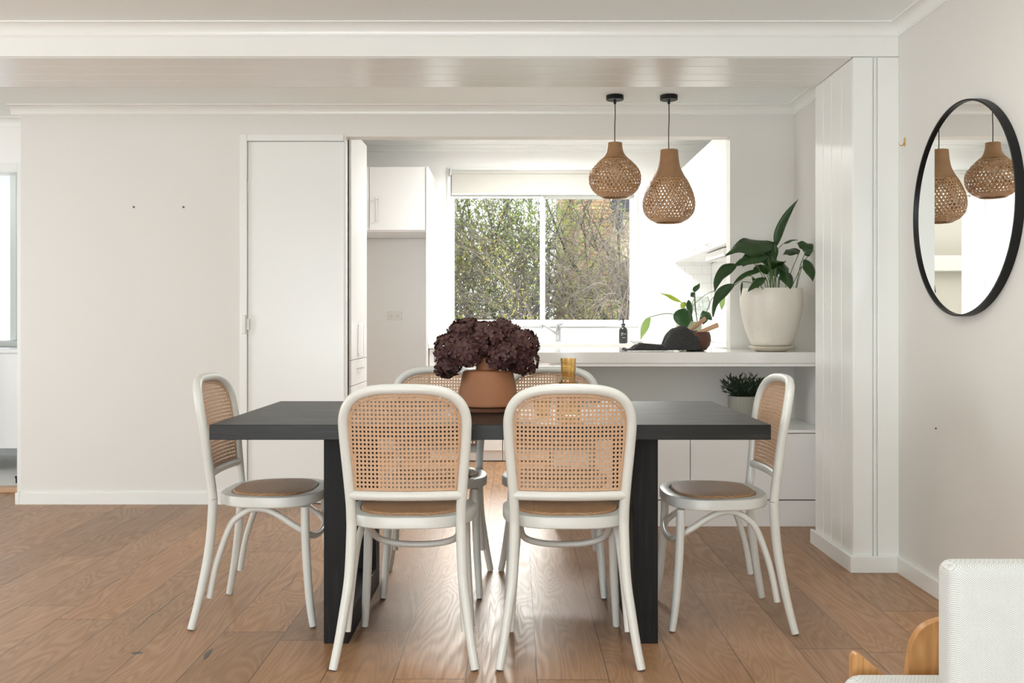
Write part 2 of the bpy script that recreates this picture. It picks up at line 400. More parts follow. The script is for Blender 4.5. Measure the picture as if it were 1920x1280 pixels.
def box(bm, x0, x1, y0, y1, z0, z1, bev=0.0, seg=2):
    r = bmesh.ops.create_cube(bm, size=1.0); vs = r['verts']
    for v in vs:
        v.co = Vector((x0 + (v.co.x+.5)*(x1-x0), y0 + (v.co.y+.5)*(y1-y0), z0 + (v.co.z+.5)*(z1-z0)))
    if bev:
        es = list({e for v in vs for e in v.link_edges})
        bmesh.ops.bevel(bm, geom=es, offset=bev, segments=seg, affect='EDGES', profile=0.5)
    return bm
def B(*a, **k): return box(bmesh.new(), *a, **k)
def crom(pts, n=6, closed=False):
    P = [Vector(p) for p in pts]; out = []
    N = len(P); rng = N if closed else N-1
    for i in range(rng):
        if closed: a, b_, c, d = P[(i-1) % N], P[i], P[(i+1) % N], P[(i+2) % N]
        else: a, b_, c, d = P[max(i-1, 0)], P[i], P[i+1], P[min(i+2, N-1)]
        for k in range(n):
            t = k/n
            out.append(0.5*((2*b_) + (-a+c)*t + (2*a-5*b_+4*c-d)*t*t + (-a+3*b_-3*c+d)*t**3))
    if not closed: out.append(P[-1])
    return out
def tube(bm, pts, r, seg=12, closed=False, flat=1.0, caps=True):
    pts = [Vector(p) for p in pts]; n = len(pts)
    rs = r if isinstance(r, (list, tuple)) else [r]*n
    if len(rs) != n:
        rs = [rs[min(len(rs)-1, int(i/(n-1)*(len(rs)-1)))] + (i/(n-1)*(len(rs)-1) % 1)*(rs[min(len(rs)-1, int(i/(n-1)*(len(rs)-1))+1)] - rs[min(len(rs)-1, int(i/(n-1)*(len(rs)-1)))]) for i in range(n)]
    T = []
    for i in range(n):
        a = pts[(i-1) % n] if (closed or i > 0) else pts[0]; c = pts[(i+1) % n] if (closed or i < n-1) else pts[-1]
        T.append((c-a).normalized())
    up = Vector((0, 0, 1)) if abs(T[0].z) < 0.9 else Vector((0, 1, 0))
    nrm = (up - T[0]*up.dot(T[0])).normalized(); rings = []
    for i in range(n):
        nrm = (nrm - T[i]*nrm.dot(T[i])).normalized(); bn = T[i].cross(nrm)
        rings.append([bm.verts.new(pts[i] + (nrm*math.cos(2*PI*k/seg) + bn*math.sin(2*PI*k/seg)*flat)*rs[i]) for k in range(seg)])
    m_ = n if closed else n-1
    for i in range(m_):
        a, c = rings[i], rings[(i+1) % n]
        for k in range(seg): bm.faces.new((a[k], a[(k+1) % seg], c[(k+1) % seg], c[k]))
    if not closed and caps: bm.faces.new(rings[0][::-1]); bm.faces.new(rings[-1])
    return bm
def lathe(bm, prof, seg=48, cx=0, cy=0, cz=0, cap0=True, cap1=True, ribs=0, ramp=0.0):
    rings = []
    for (r, z) in prof:
        rings.append([bm.verts.new((cx + (r*(1+ramp*math.cos(ribs*2*PI*k/seg)))*math.cos(2*PI*k/seg), cy + (r*(1+ramp*math.cos(ribs*2*PI*k/seg)))*math.sin(2*PI*k/seg), cz+z)) for k in range(seg)])
    for a, c in zip(rings, rings[1:]):
        for k in range(seg): bm.faces.new((a[k], a[(k+1) % seg], c[(k+1) % seg], c[k]))
    if cap0: bm.faces.new(rings[0][::-1])
    if cap1: bm.faces.new(rings[-1])
    return bm
def prism(bm, poly, axis, a0, a1):
    """extrude polygon (2-D points in the plane across the axis) from a0 to a1"""
    def P(p, a):
        return {'x': (a, p[0], p[1]), 'y': (p[0], a, p[1]), 'z': (p[0], p[1], a)}[axis]
    v0 = [bm.verts.new(P(p, a0)) for p in poly]; v1 = [bm.verts.new(P(p, a1)) for p in poly]
    n = len(poly)
    for i in range(n): bm.faces.new((v0[i], v0[(i+1) % n], v1[(i+1) % n], v1[i]))
    bm.faces.new(v0[::-1]); bm.faces.new(v1); return bm
CY, CZ, F = 606.0, 1.084, 1758.0
def at(px, py, Y):
    """a place in the room, metres, for something seen Y metres from the camera"""
    return Vector(((px-966)/F*Y, Y, CZ-(py-CY)/F*Y))
def copy_tree(o, parent=None, label=None, loc=None, rotz=None):
    c = o.copy(); COL.objects.link(c); c.parent = parent
    if label: c['label'] = label
    if loc is not None: c.location = loc
    if rotz is not None: c.rotation_euler = (0, 0, rotz)
    for ch in list(o.children): copy_tree(ch, c)
    return c

# ================================================================== THE ROOM
WR = 1.675        # right wall
WB = 5.625        # wall behind the table
CE = 2.388        # ceiling
struct('floor', B(-5.5, WR, -3.2, 8.0, -0.06, 0.0), 'floor')
struct('wall_right', B(WR, WR+0.12, -3.2, 8.12, 0, 2.75), 'wall')
bm = bmesh.new()
box(bm, -5.5, WR, -3.2, 5.725, CE, CE+0.1); box(bm, -5.5, -1.75, 5.725, 8.1, CE, CE+0.1)
struct('ceiling', bm, 'ceil')
# rear wall with wide glazing and left wall with a window (behind and beside the viewer)
bm = bmesh.new(); box(bm, -5.5, -4.0, -3.3, -3.2, 0, CE); box(bm, 0.8, WR, -3.3, -3.2, 0, CE); box(bm, -4.0, 0.8, -3.3, -3.2, 2.2, CE); box(bm, -4.0, 0.8, -3.3, -3.2, 0, 0.12)
struct('wall_rear', bm, 'wall')
bm = bmesh.new(); box(bm, -5.6, -5.5, -3.3, 2.05, 0, CE+.1); box(bm, -5.6, -5.5, 3.9, 8.0, 0, CE+.1); box(bm, -5.6, -5.5, 2.05, 3.9, 0, 0.3); box(bm, -5.6, -5.5, 2.05, 3.9, 2.36, CE+.1)
struct('wall_left', bm, 'wall')
# lintel and nib of the wide opening
struct('wall_beam', B(-5.5, WR, 4.105, 4.60, 2.258, CE), 'trim')
struct('wall_nib', B(1.488, WR, 4.105, 4.625, 0, 2.258), 'trim')
# lining boards of the reveal and soffit (with grooves between them)
ys = [4.105, 4.239, 4.372, 4.490, 4.61]
bm = bmesh.new()
for a, c in zip(ys, ys[1:]): box(bm, 1.475, 1.488, a+0.002, c-0.002, 0, 2.245, 0.002, 1)
struct('trim_1', bm, 'trim')
bm = bmesh.new()
for a, c in zip(ys, ys[1:]): box(bm, -5.5, 1.4755, a+0.002, c-0.002, 2.245, 2.258, 0.002, 1)
struct('trim_2', bm, 'trim')
bm = bmesh.new(); box(bm, 1.475, 1.560, 4.092, 4.105, 0, 2.245, 0.002); box(bm, 1.566, 1.577, 4.095, 4.105, 0, 2.245, 0.002); box(bm, 1.583, WR, 4.092, 4.105, 0, 2.245, 0.002)
struct('trim_3', bm, 'trim')
bm = bmesh.new(); box(bm, -5.5, WR, 4.092, 4.105, 2.248, 2.345, 0.002)
struct('trim_4', bm, 'trim')
# baseboards
BH = 0.07
struct('baseboard_nib', box(box(bmesh.new(), 1.457, WR, 4.072, 4.091, 0, BH, 0.002), 1.457, 1.474, 4.091, 4.632, 0, BH, 0.002), 'trim')
struct('baseboard_right', B(1.658, WR, -3.2, 4.0715, 0, BH, 0.002), 'trim')
struct('baseboard_back', box(box(bmesh.new(), -2.966, -1.652, 5.607, WB-0.0005, 0, BH, 0.002), -2.992, -2.9665, 5.607, 5.97, 0, BH, 0.002), 'trim')
# coved cornices
def cove(n=7, d=0.055, p=0.055):
    pts = [(0, -d), (0.004, -d), (0.006, -d+0.005)]
    for i in range(n+1):
        a = PI/2*i/n; pts.append((0.008 + (p-0.014)*(1-math.cos(a)), -d+0.006+(d-0.012)*math.sin(a)))
    pts += [(p, -0.005), (p, 0), (0, 0)]
    return pts
def cornice(name, axis, wallc, sgn, a0, a1, ce, mat='trim'):
    poly = [(wallc + sgn*p, ce+z) for p, z in cove()]
    struct(name, prism(bmesh.new(), poly, axis, a0, a1), mat, smooth=True)
cornice('trim_5', 'x', 4.0915, -1, -5.5, WR-0.0, CE)
cornice('trim_6', 'y', WR, -1, -3.2, 4.09, CE)
cornice('trim_7', 'x', WB, -1, -3.02, WR, CE)
cornice('trim_8', 'y', WR, -1, 4.60, WB, CE)
cornice('trim_9', 'y', -2.966, -1, WB-0.0, 5.97, CE)
cornice('trim_10', 'x', 5.97, -1, -5.5, -2.97, CE)
# wall behind the table (between dining room and kitchen), with its door recess and the wide servery opening
bm = bmesh.new()
box(bm, -2.966, -1.651, WB, WB+0.10, 0, CE); box(bm, -1.651, -1.0175, WB, WB+0.10, 2.215, CE)
box(bm, -1.0175, 1.289, WB, WB+0.10, 2.204, 2.62); box(bm, 1.289, WR, WB, WB+0.10, 0, 2.62)
box(bm, -1.028, -1.0175, WB, WB+0.10, 0, 2.215)
box(bm, -1.61, -1.0175, WB+0.07, WB+0.10, 0, 2.2)
box(bm, -2.966, -1.0175, WB, WB+0.1, CE, 2.62)
struct('wall_back', bm, 'wall')
struct('wall_half', B(0.218, 1.289, WB, WB+0.10, 0, 0.885), 'wall')
struct('wall_end', B(-2.966, -2.85, 5.726, 5.97, 0, CE), 'wall')
# flush door in the wall
d1 = struct('door_1', B(-1.607, -1.029, WB+0.012, WB+0.050, 0.004, 2.176, 0.002), 'trim')
obj('door_frame', box(box(bmesh.new(), -1.651, -1.609, WB-0.006, WB+0.05, 0, 2.217, 0.002), -1.609, -1.029, WB-0.004, WB+0.05, 2.178, 2.215, 0.002), 'trim', d1)
bm = bmesh.new(); box(bm, -1.636, -1.612, WB-0.022, WB-0.006, 1.02, 1.135, 0.004); box(bm, -1.608, -1.594, WB-0.010, WB+0.012, 1.045, 1.11, 0.002)
obj('latch', bm, 'plastic', d1)
obj('hinge', B(-1.6075, -1.601, WB+0.004, WB+0.014, 1.86, 1.93), 'plastic', d1)
# ---- hall wall and bathroom seen at far left
bm = bmesh.new(); box(bm, -5.5, -4.1, 5.97, 6.07, 0, CE); box(bm, -4.1, -3.10, 5.97, 6.07, 2.05, CE); box(bm, -3.10, -2.85, 5.97, 6.07, 0, CE)
struct('wall_hall', bm, 'kwall')
bm = bmesh.new(); box(bm, -3.162, -3.098, 5.95, 6.09, 0, 2.10, 0.002); box(bm, -4.1, -3.162, 5.95, 6.09, 2.044, 2.10, 0.002)
struct('trim_11', bm, 'trim')
struct('floor_bathroom', B(-5.2, -3.0, 6.09, 7.5, 0.0, 0.03), 'tilefloor')
struct('trim_12', B(-4.1, -3.163, 6.0, 6.088, 0.0, 0.032, 0.004), 'beech')
struct('wall_bathroom_right', B(-3.0, -2.9, 6.07, 7.6, 0, CE), 'kwall')
bm = bmesh.new(); box(bm, -5.5, -3.0, 7.5, 7.6, 0, 0.95); box(bm, -5.5, -3.0, 7.5, 7.6, 2.3, CE); box(bm, -3.97, -3.0, 7.5, 7.6, 0.95, 2.3) ; box(bm, -5.5, -4.9, 7.5, 7.6, 0.95, 2.3)
struct('wall_bathroom', bm, 'kwall')
wb = struct('window_2', B(-4.02, -3.975, 7.46, 7.53, 0.951, 2.299, 0.003), 'trim')
obj('window_sill', B(-4.9, -3.3, 7.40, 7.499, 0.90, 0.945, 0.003), 'trim', wb)
mm, nt_, b_ = new_mat('frosted_glass'); b_.inputs['Transmission Weight'].default_value = 0.0; b_.inputs['Roughness'].default_value = 0.6
_t = NT(nt_); _tl = _t.n('ShaderNodeBsdfTranslucent'); _tl.inputs[0].default_value = (0.95, 0.97, 1, 1); _t.link(_tl.outputs[0], nt_.nodes['Material Output'].inputs[0]); M['frost'] = mm
obj('frosted_pane', B(-4.9, -4.021, 7.52, 7.528, 0.951, 2.299), 'frost', wb)
light('fill_bathroom', 'AREA', (-4.0, 6.9, 2.34), (0, 0, 0), 2.5, (1, 1, 1), 0.9, 0.9)  # added lamp under the ceiling, standing in for window daylight
v = thing('bathroom_vanity', 'white bathroom vanity cabinet on a short leg seen through the doorway at far left', 'vanity', (-3.95, 6.95, 0.03))
obj('body', B(-0.5, 0.55, -0.25, 0.25, 0.16, 0.84, 0.004), 'cab', v)
obj('countertop', B(-0.52, 0.57, -0.27, 0.27, 0.841, 0.87, 0.004), 'cab', v)
for lx in (-0.46, 0.17): obj('leg', B(lx, lx+0.05, -0.24, -0.19, 0.0, 0.16), 'cab', v)
hk = obj('door_stop', lathe(bmesh.new(), [(0.012, 0), (0.012, 0.03), (0.016, 0.032), (0.016, 0.045)], 14), 'black', smooth=True, loc=(-3.29, 6.2, 0.03)); tag(hk, 'small black door stop on the pale floor just inside the far left doorway', 'door stop')

# ================================================================== KITCHEN SHELL
KB = 7.95; KC = 2.59
struct('ceiling_kitchen', B(-1.75, WR, 5.725, KB+0.1, KC, KC+0.08), 'kwall')
struct('wall_kitchen_left', B(-1.75, -1.65, 5.725, KB, 0, KC), 'kwall')
WX0, WX1, WZ0, WZ1 = -0.545, 1.005, 1.085, 2.375
bm = bmesh.new()
g_ = 0.0302; box(bm, -1.65, WX0-g_, KB, KB+0.139, 0, KC); box(bm, WX1+g_, WR, KB, KB+0.139, 0, KC)
box(bm, WX0-g_, WX1+g_, KB, KB+0.139, 0, WZ0-g_); box(bm, WX0-g_, WX1+g_, KB, KB+0.139, WZ1+g_, KC)
struct('wall_kitchen_back', bm, 'kwall')
cornice('trim_13', 'x', KB, -1, -1.65, WR, KC)
cornice('trim_14', 'y', WR, -1, 5.725, KB, KC)
# tiled splashback, as one skin around the window
bm = bmesh.new(); box(bm, -0.676, WX0-0.0305, KB-0.01, KB, 0.927, 1.61); box(bm, WX1+0.0305, WR-0.011, KB-0.01, KB, 0.927, 1.61); box(bm, WX0-0.0305, WX1+0.0305, KB-0.01, KB, 0.927, WZ0-0.0305)
box(bm, WR-0.01, WR, 5.76, KB, 0.927, 1.59)
struct('trim_15', bm, 'tile')
# window
wk = thing('window_1', '', ''); del wk['label']; del wk['category']; wk['kind'] = 'structure'
bm = bmesh.new()
box(bm, WX0-0.03, WX0, KB-0.02, KB+0.14, WZ0, WZ1, 0.003); box(bm, WX1, WX1+0.03, KB-0.02, KB+0.14, WZ0, WZ1, 0.003)
box(bm, WX0-0.03, WX1+0.03, KB-0.02, KB+0.14, WZ0-0.03, WZ0, 0.003); box(bm, WX0-0.03, WX1+0.03, KB-0.02, KB+0.14, WZ1, WZ1+0.03, 0.003)
obj('window_frame', bm, 'trim', wk)
def sash(x0, x1, y):
    bm = bmesh.new(); s = 0.03
    box(bm, x0, x0+s, y, y+0.03, WZ0, 2.17, 0.003); box(bm, x1-s, x1, y, y+0.03, WZ0, 2.17, 0.003)
    box(bm, x0+s, x1-s, y, y+0.03, WZ0, WZ0+0.028, 0.003); box(bm, x0+s, x1-s, y, y+0.03, 2.142, 2.17, 0.003)
    o = obj('sash', bm, 'trim', wk)
    obj('glass_pane', B(x0+s, x1-s, y+0.012, y+0.016, WZ0+0.028, 2.142), 'glass', o)
sash(WX0, 0.240, KB+0.0); sash(0.225, WX1, KB+0.034)
bm = bmesh.new(); box(bm, WX0, WX1, KB+0.0, KB+0.12, 2.1705, WZ1); obj('transom', bm, 'trim', wk)
obj('window_latch', B(0.205, 0.222, KB-0.02, KB-0.0005, 1.088, 1.10, 0.001), 'steel', wk)
bl = thing('roller_blind', 'cream roller blind rolled down a little above the kitchen window', 'blind', (0.23, KB-0.03, 2.19))
obj('blind_cloth', B(-0.765, 0.765, -0.004, 0.0, -0.01, 0.165), 'blind', bl)
obj('roller', tube(bmesh.new(), [(-0.77, 0.0, 0.17), (0.77, 0.0, 0.17)], 0.019, 16), 'blind', bl, True)
obj('bottom_rail', B(-0.767, 0.767, -0.009, 0.005, -0.022, -0.010, 0.002), 'plastic', bl)
obj('bracket', B(-0.788, -0.771, -0.018, 0.02, 0.14, 0.20, 0.002), 'steel', bl)

# ---- kitchen furniture
def bar_handle(parent, p0, p1, out, r=0.005, name='handle', flat=False, mat='steel'):
    p0, p1, out = Vector(p0), Vector(p1), Vector(out); bm = bmesh.new()
    d = (p1-p0).normalized()
    tube(bm, [p0+out, p1+out], r, 10); tube(bm, [p0+d*0.012, p0+d*0.012+out], r*0.9, 8); tube(bm, [p1-d*0.012, p1-d*0.012+out], r*0.9, 8)
    return obj(name, bm, mat, parent, True)
# pantry (doors face right)
pt = thing('pantry_cabinet', 'tall white pantry cabinet beyond the left edge of the kitchen opening', 'cabinet', (-1.0185, 5.7265, 0))
obj('carcass', B(-0.6, 0, 0.0, 0.5985, 0.0, 2.284, 0.002), 'cab', pt)
dr = obj('door', B(0.0015, 0.018, -0.001, 0.5965, 0.86, 2.28, 0.002), 'cab', pt)
bm = bmesh.new()
box(bm, 0.018, 0.048, 0.245, 0.262, 0.880, 0.892, 0.001); box(bm, 0.018, 0.048, 0.245, 0.262, 1.073, 1.085, 0.001); box(bm, 0.043, 0.050, 0.241, 0.266, 0.875, 1.09, 0.001)
obj('handle', bm, 'steel', dr)
for k, (z0, z1) in enumerate(((0.70, 0.855), (0.40, 0.695), (0.10, 0.395))):
    dw = obj('drawer', B(0.0015, 0.018, -0.001, 0.5965, z0, z1, 0.002), 'cab', pt)
    bar_handle(dw, (0.018, 0.2, (z0+z1)/2+0.02), (0.018, 0.36, (z0+z1)/2+0.02), (0.02, 0, 0), 0.004)
# fridge bay: panels, cupboard over
fr = thing('fridge_bay', 'white fridge bay with side panels and a cupboard above it', 'cabinet', (0, 0, 0))
obj('side_panel', B(-0.696, -0.678, 7.31, KB-0.012, 0, 2.306, 0.001), 'cab', fr)
obj('top_box', B(-1.62, -0.697, 7.335, KB-0.05, 1.80, 2.306, 0.001), 'cab', fr)
df = obj('door', B(-1.137, -0.70, 7.315, 7.334, 1.812, 2.304, 0.0015), 'cab', fr)
bar_handle(df, (-1.085, 7.315, 1.868), (-1.085, 7.315, 2.062), (0, -0.026, 0), 0.0055)
obj('door', B(-1.575, -1.142, 7.315, 7.334, 1.812, 2.304, 0.0015), 'cab', fr)
obj('back_panel', B(-1.62, -0.697, KB-0.03, KB-0.012, 0.0, 1.80), 'cab', fr)
so = thing('power_outlet', 'white double power outlet on the panel inside the fridge bay', 'outlet', (-1.018, KB-0.031, 1.148))
obj('plate', B(-0.063, 0.063, -0.008, 0, -0.036, 0.036, 0.003), 'plastic', so)
for sx in (-0.03, 0.03):
    bm = bmesh.new()
    for (dx, dz, a) in ((-0.008, 0.002, 0.5), (0.008, 0.002, -0.5), (0, -0.012, 0)):
        box(bm, sx+dx-0.0015, sx+dx+0.0015, -0.0092, -0.0075, dz-0.005, dz+0.005)
    obj('socket', bm, 'grey', so)
for sx in (-0.008, 0.008): obj('switch', B(sx-0.004, sx+0.004, -0.011, -0.008, 0.016, 0.026), 'plastic', so)
# base cabinets along the back
def base_unit(x0, x1, label, kind):
    u = thing('base_cabinet', label, 'cabinet', (x0, 7.33, 0), 0, 'kitchen base cabinets under the window'); wdt = x1-x0
    obj('carcass', B(0.001, wdt-0.001, 0.02, KB-7.33-0.012, 0.085, 0.885), 'gap' if kind == 'x' else 'cab', u)
    obj('kickboard', B(0.001, wdt-0.001, 0.045, 0.06, 0.006, 0.084), 'cab', u)
    zs = ((0.745, 0.882), (0.42, 0.741), (0.09, 0.416))
    for z0, z1 in zs:
        d = obj('drawer', B(0.002, wdt-0.002, 0.0, 0.019, z0, z1, 0.0015), 'cab', u)
        if kind == 'oven' and z0 > 0.7:
            bm = bmesh.new()
            for (a, c, e, f) in ((0.04, 0.22, 0.80, 0.805), (0.04, 0.22, 0.845, 0.85), (0.04, 0.045, 0.80, 0.85), (0.215, 0.22, 0.80, 0.85)): box(bm, a, c, -0.003, 0, e, f)
            obj('control_panel', bm, 'grey', d)
        else: bar_handle(d, (wdt/2-0.09, 0, z1-0.05), (wdt/2+0.09, 0, z1-0.05), (0, -0.022, 0), 0.0045)
    return u
base_unit(-0.674, -0.10, 'white base unit beside the fridge bay with a control panel front', 'oven')
base_unit(-0.098, 0.49, 'white drawer unit under the sink, next along from the fridge bay unit', 'd')
base_unit(0.492, 1.06, 'white drawer unit in the right hand corner of the back run', 'd')
wt = thing('kitchen_worktop', 'white stone worktop with sink running below the kitchen window', 'worktop', (0, 0, 0))
obj('slab', box(box(bmesh.new(), -0.676, WR-0.012, 7.31, KB-0.011, 0.887, 0.926, 0.002), 1.06, WR-0.012, 6.14, 7.309, 0.887, 0.926, 0.002), 'stone', wt)
bm = bmesh.new(); box(bm, 0.0, 0.86, 7.42, 7.86, 0.9262, 0.930, 0.001)
snk = obj('sink_rim', bm, 'steel', wt)
obj('sink_bowl', B(0.06, 0.46, 7.46, 7.80, 0.9302, 0.9312, 0.0005), 'steel', snk)
rc = thing('side_cabinet', 'white base cabinet run along the right wall of the kitchen', 'cabinet', (1.08, 6.15, 0))
obj('carcass', B(0.02, WR-1.08-0.004, 0, 1.155, 0.08, 0.885), 'cab', rc)
for k in range(2): obj('door', B(0.0, 0.0185, 0.003+k*0.577, 0.574+k*0.577, 0.085, 0.88, 0.0015), 'cab', rc)
uc = thing('wall_cabinet', 'white overhead cabinet on the right wall of the kitchen', 'cabinet', (1.343, 5.76, 1.60))
obj('carcass', B(0.02, WR-1.343-0.011, 0.0, KB-5.76-0.012, 0.0, 0.735, 0.001), 'cab', uc)
for k in range(4):
    d = obj('door', B(0.0, 0.0185, 0.003+k*0.543, 0.54+k*0.543, -0.004, 0.735, 0.0015), 'cab', uc)
    if k in (1, 2): bar_handle(d, (0, 0.10+k*0.543, 0.03), (0, 0.26+k*0.543, 0.03), (-0.018, 0, 0), 0.004)
rh = thing('range_hood', 'slim white range hood under the overhead cabinet on the right', 'range hood', (1.40, 6.3, 1.52))
obj('canopy', B(0.0, 0.262, 0.0, 0.6, 0.02, 0.072, 0.004), 'cab', rh)
obj('filter', B(0.02, 0.24, 0.04, 0.56, 0.012, 0.0195), 'steel', rh)
kl = thing('fill_ceiling_lamp', 'added round fill lamp on the kitchen ceiling, out of view', 'lamp', (0.25, 6.95, KC))  # invented fitting above the view, put in to brighten the kitchen
obj('lamp_base', lathe(bmesh.new(), [(0.17, -0.0005), (0.17, -0.03), (0.0, -0.03)], 32, cap1=False), 'plastic', kl, True)
obj('diffuser', lathe(bmesh.new(), [(0.165, -0.0305), (0.15, -0.06), (0.08, -0.075), (0.0, -0.078)], 32, cap1=False), 'lamp', kl, True)
light('kitchen_fill_light', 'AREA', (0.25, 6.9, KC-0.085), (0, 0, 0), 42, (1.0, 1.0, 0.98), 0.5)  # fill light that belongs to the added fitting
# faucet
fa = thing('kitchen_tap', 'chrome mixer tap at the sink under the kitchen window', 'tap', (0.36, 7.83, 0.931))
obj('body', lathe(bmesh.new(), [(0.028, 0), (0.028, 0.006), (0.021, 0.012), (0.021, 0.125), (0.018, 0.132)], 20), 'chrome', fa, True)
obj('spout', tube(bmesh.new(), crom([(-0.01, 0, 0.055), (-0.06, -0.03, 0.095), (-0.125, -0.06, 0.132), (-0.145, -0.068, 0.135)], 5), [0.012, 0.011, 0.010, 0.012], 12), 'chrome', fa, True)
obj('nozzle', tube(bmesh.new(), [(-0.143, -0.068, 0.140), (-0.147, -0.069, 0.108)], 0.012, 12), 'chrome', fa, True)
obj('lever', tube(bmesh.new(), [(0.0, 0, 0.132), (0.012, -0.008, 0.142), (0.04, -0.02, 0.152)], [0.017, 0.010, 0.005], 12), 'chrome', fa, True)
# soap bottle + dish
sb = thing('soap_bottle', 'black pump soap bottle with small white print beside the sink', 'soap bottle', (0.853, 7.40, 0.927))
obj('bottle', lathe(bmesh.new(), [(0.030, 0), (0.034, 0.006), (0.034, 0.095), (0.031, 0.112), (0.018, 0.126), (0.013, 0.13), (0.013, 0.138)], 28), 'soap', sb, True)
bm = bmesh.new(); lathe(bm, [(0.016, 0.139), (0.016, 0.155), (0.006, 0.157), (0.006, 0.182), (0.011, 0.184), (0.011, 0.192)], 16); tube(bm, [(0, 0, 0.187), (-0.03, -0.01, 0.185), (-0.036, -0.012, 0.180)], 0.0035, 8)
obj('pump', bm, 'soap', sb, True)
bm = bmesh.new()
for k, (a, c, z) in enumerate(((-0.021, -0.003, 0.083), (-0.021, 0.020, 0.074), (-0.021, -0.008, 0.064), (-0.012, 0.012, 0.045))):
    n_ = 8
    for q in range(n_):
        u0 = a+(c-a)*q/n_; u1 = a+(c-a)*(q+0.72)/n_
        f = lambda u: -math.sqrt(max(0, 0.0345**2-u*u))
        vs = [bm.verts.new((u0, f(u0), z-0.0016)), bm.verts.new((u1, f(u1), z-0.0016)), bm.verts.new((u1, f(u1), z+0.0016)), bm.verts.new((u0, f(u0), z+0.0016))]
        bm.faces.new(vs)
obj('label_print', bm, 'print', sb)
so2 = obj('soap_dish', lathe(bmesh.new(), [(0.035, 0), (0.05, 0.012), (0.058, 0.022), (0.054, 0.022), (0.045, 0.012), (0.0, 0.008)], 28, cap1=False), 'plastic', smooth=True, loc=(0.963, 7.42, 0.927))
tag(so2, 'small white dish right of the black soap bottle', 'dish')

# ================================================================== BENCH AND LOW CABINETS
wp = thing('breakfast_bench', 'long white stone bench top in front of the kitchen opening', 'bench top', (0, 0, 0))
bm = bmesh.new(); box(bm, 0.055, WR-0.001, 5.08, 5.6245, 0.868, 0.927, 0.002); box(bm, 0.055, 1.288, 5.6245, 6.12, 0.888, 0.927, 0.002); box(bm, 0.055, 0.217, 5.6245, 6.12, 0.868, 0.89)
obj('slab', bm, 'stone', wp)
obj('support_rail', B(0.205, WR-0.002, 5.092, 5.62, 0.850, 0.8675, 0.001), 'cab', wp)
lc = thing('low_cabinet', 'low white cabinet with plain doors under the stone bench', 'cabinet', (0, 0, 0))
obj('carcass', B(0.205, WR-0.002, 5.022, 5.62, 0.10, 0.5), 'gap', lc)
obj('top_shelf', B(0.205, WR-0.002, 4.998, 5.622, 0.500, 0.516, 0.001), 'cab', lc)
for a, c in ((0.205, 0.568), (0.572, 0.932), (0.936, WR-0.002)):
    obj('door', B(a, c, 5.0, 5.019, 0.145, 0.496, 0.001), 'cab', lc)
obj('kickboard', B(0.205, WR-0.002, 5.006, 5.025, 0.0, 0.138, 0.001), 'cab', lc)
obj('end_panel', B(0.203, 0.217, 5.02, 5.62, 0.52, 0.849, 0.001), 'cab', lc)
pb = thing('peninsula_cabinet', 'white base cabinet on the kitchen side of the stone bench', 'cabinet', (0, 0, 0))
obj('carcass', B(0.235, 1.285, 5.73, 6.06, 0.0, 0.884), 'cab', pb)
obj('door', B(0.24, 0.76, 6.0605, 6.078, 0.09, 0.88, 0.001), 'cab', pb); obj('door', B(0.765, 1.282, 6.0605, 6.078, 0.09, 0.88, 0.001), 'cab', pb)

# ================================================================== DINING TABLE
tb = thing('dining_table', 'black stained timber dining table with thick top and block legs', 'table', (-0.0825, 3.56, 0))
obj('tabletop', B(-0.926, 0.926, -0.47, 0.47, 0.70, 0.75, 0.0015), 'table', tb)
for s in (-1, 1):
    x0, x1 = (0.482, 0.566) if s > 0 else (-0.566, -0.482)
    bm = bmesh.new(); box(bm, x0, x1, -0.385, -0.285, 0, 0.699, 0.002); box(bm, x0, x1, 0.24, 0.34, 0, 0.699, 0.002)
    box(bm, x0, x1, -0.285, 0.24, 0.0, 0.09, 0.002); box(bm, x0, x1, -0.285, 0.24, 0.62, 0.699, 0.002)
    obj('leg', bm, 'tablev', tb)

# ================================================================== CHAIR
def back_y(z):
    K = [(0, -0.240), (0.11, -0.217), (0.229, -0.196), (0.357, -0.182), (0.45, -0.178), (0.55, -0.184), (0.66, -0.197), (0.76, -0.214), (0.885, -0.236)]
    for (a, ya), (c, yc) in zip(K, K[1:]):
        if z <= c: t = (z-a)/(c-a); return ya+(yc-ya)*t
    return K[-1][1]
def bow(x, z):
    k = max(0.0, min(1.0, (z-0.46)/0.1))
    return -0.026*k*(1-min(1, (abs(x)/0.2))**2)
HALF = [(0.0, 0.222), (0.08, 0.208), (0.174, 0.194), (0.26, 0.182), (0.34, 0.177), (0.43, 0.1745), (0.506, 0.1755), (0.59, 0.1815), (0.672, 0.1885), (0.735, 0.193)]
TOP = [(0.193, 0.785), (0.181, 0.824), (0.156, 0.853), (0.120, 0.870), (0.072, 0.8785), (0.0, 0.8805)]
def half_at(z):
    pts = [(a, c) for a, c in HALF] + [(zz, h) for h, zz in TOP]
    for (a, ha), (c, hc) in zip(pts, pts[1:]):
        if z <= c: return ha + (hc-ha)*(z-a)/(c-a)
    return 0
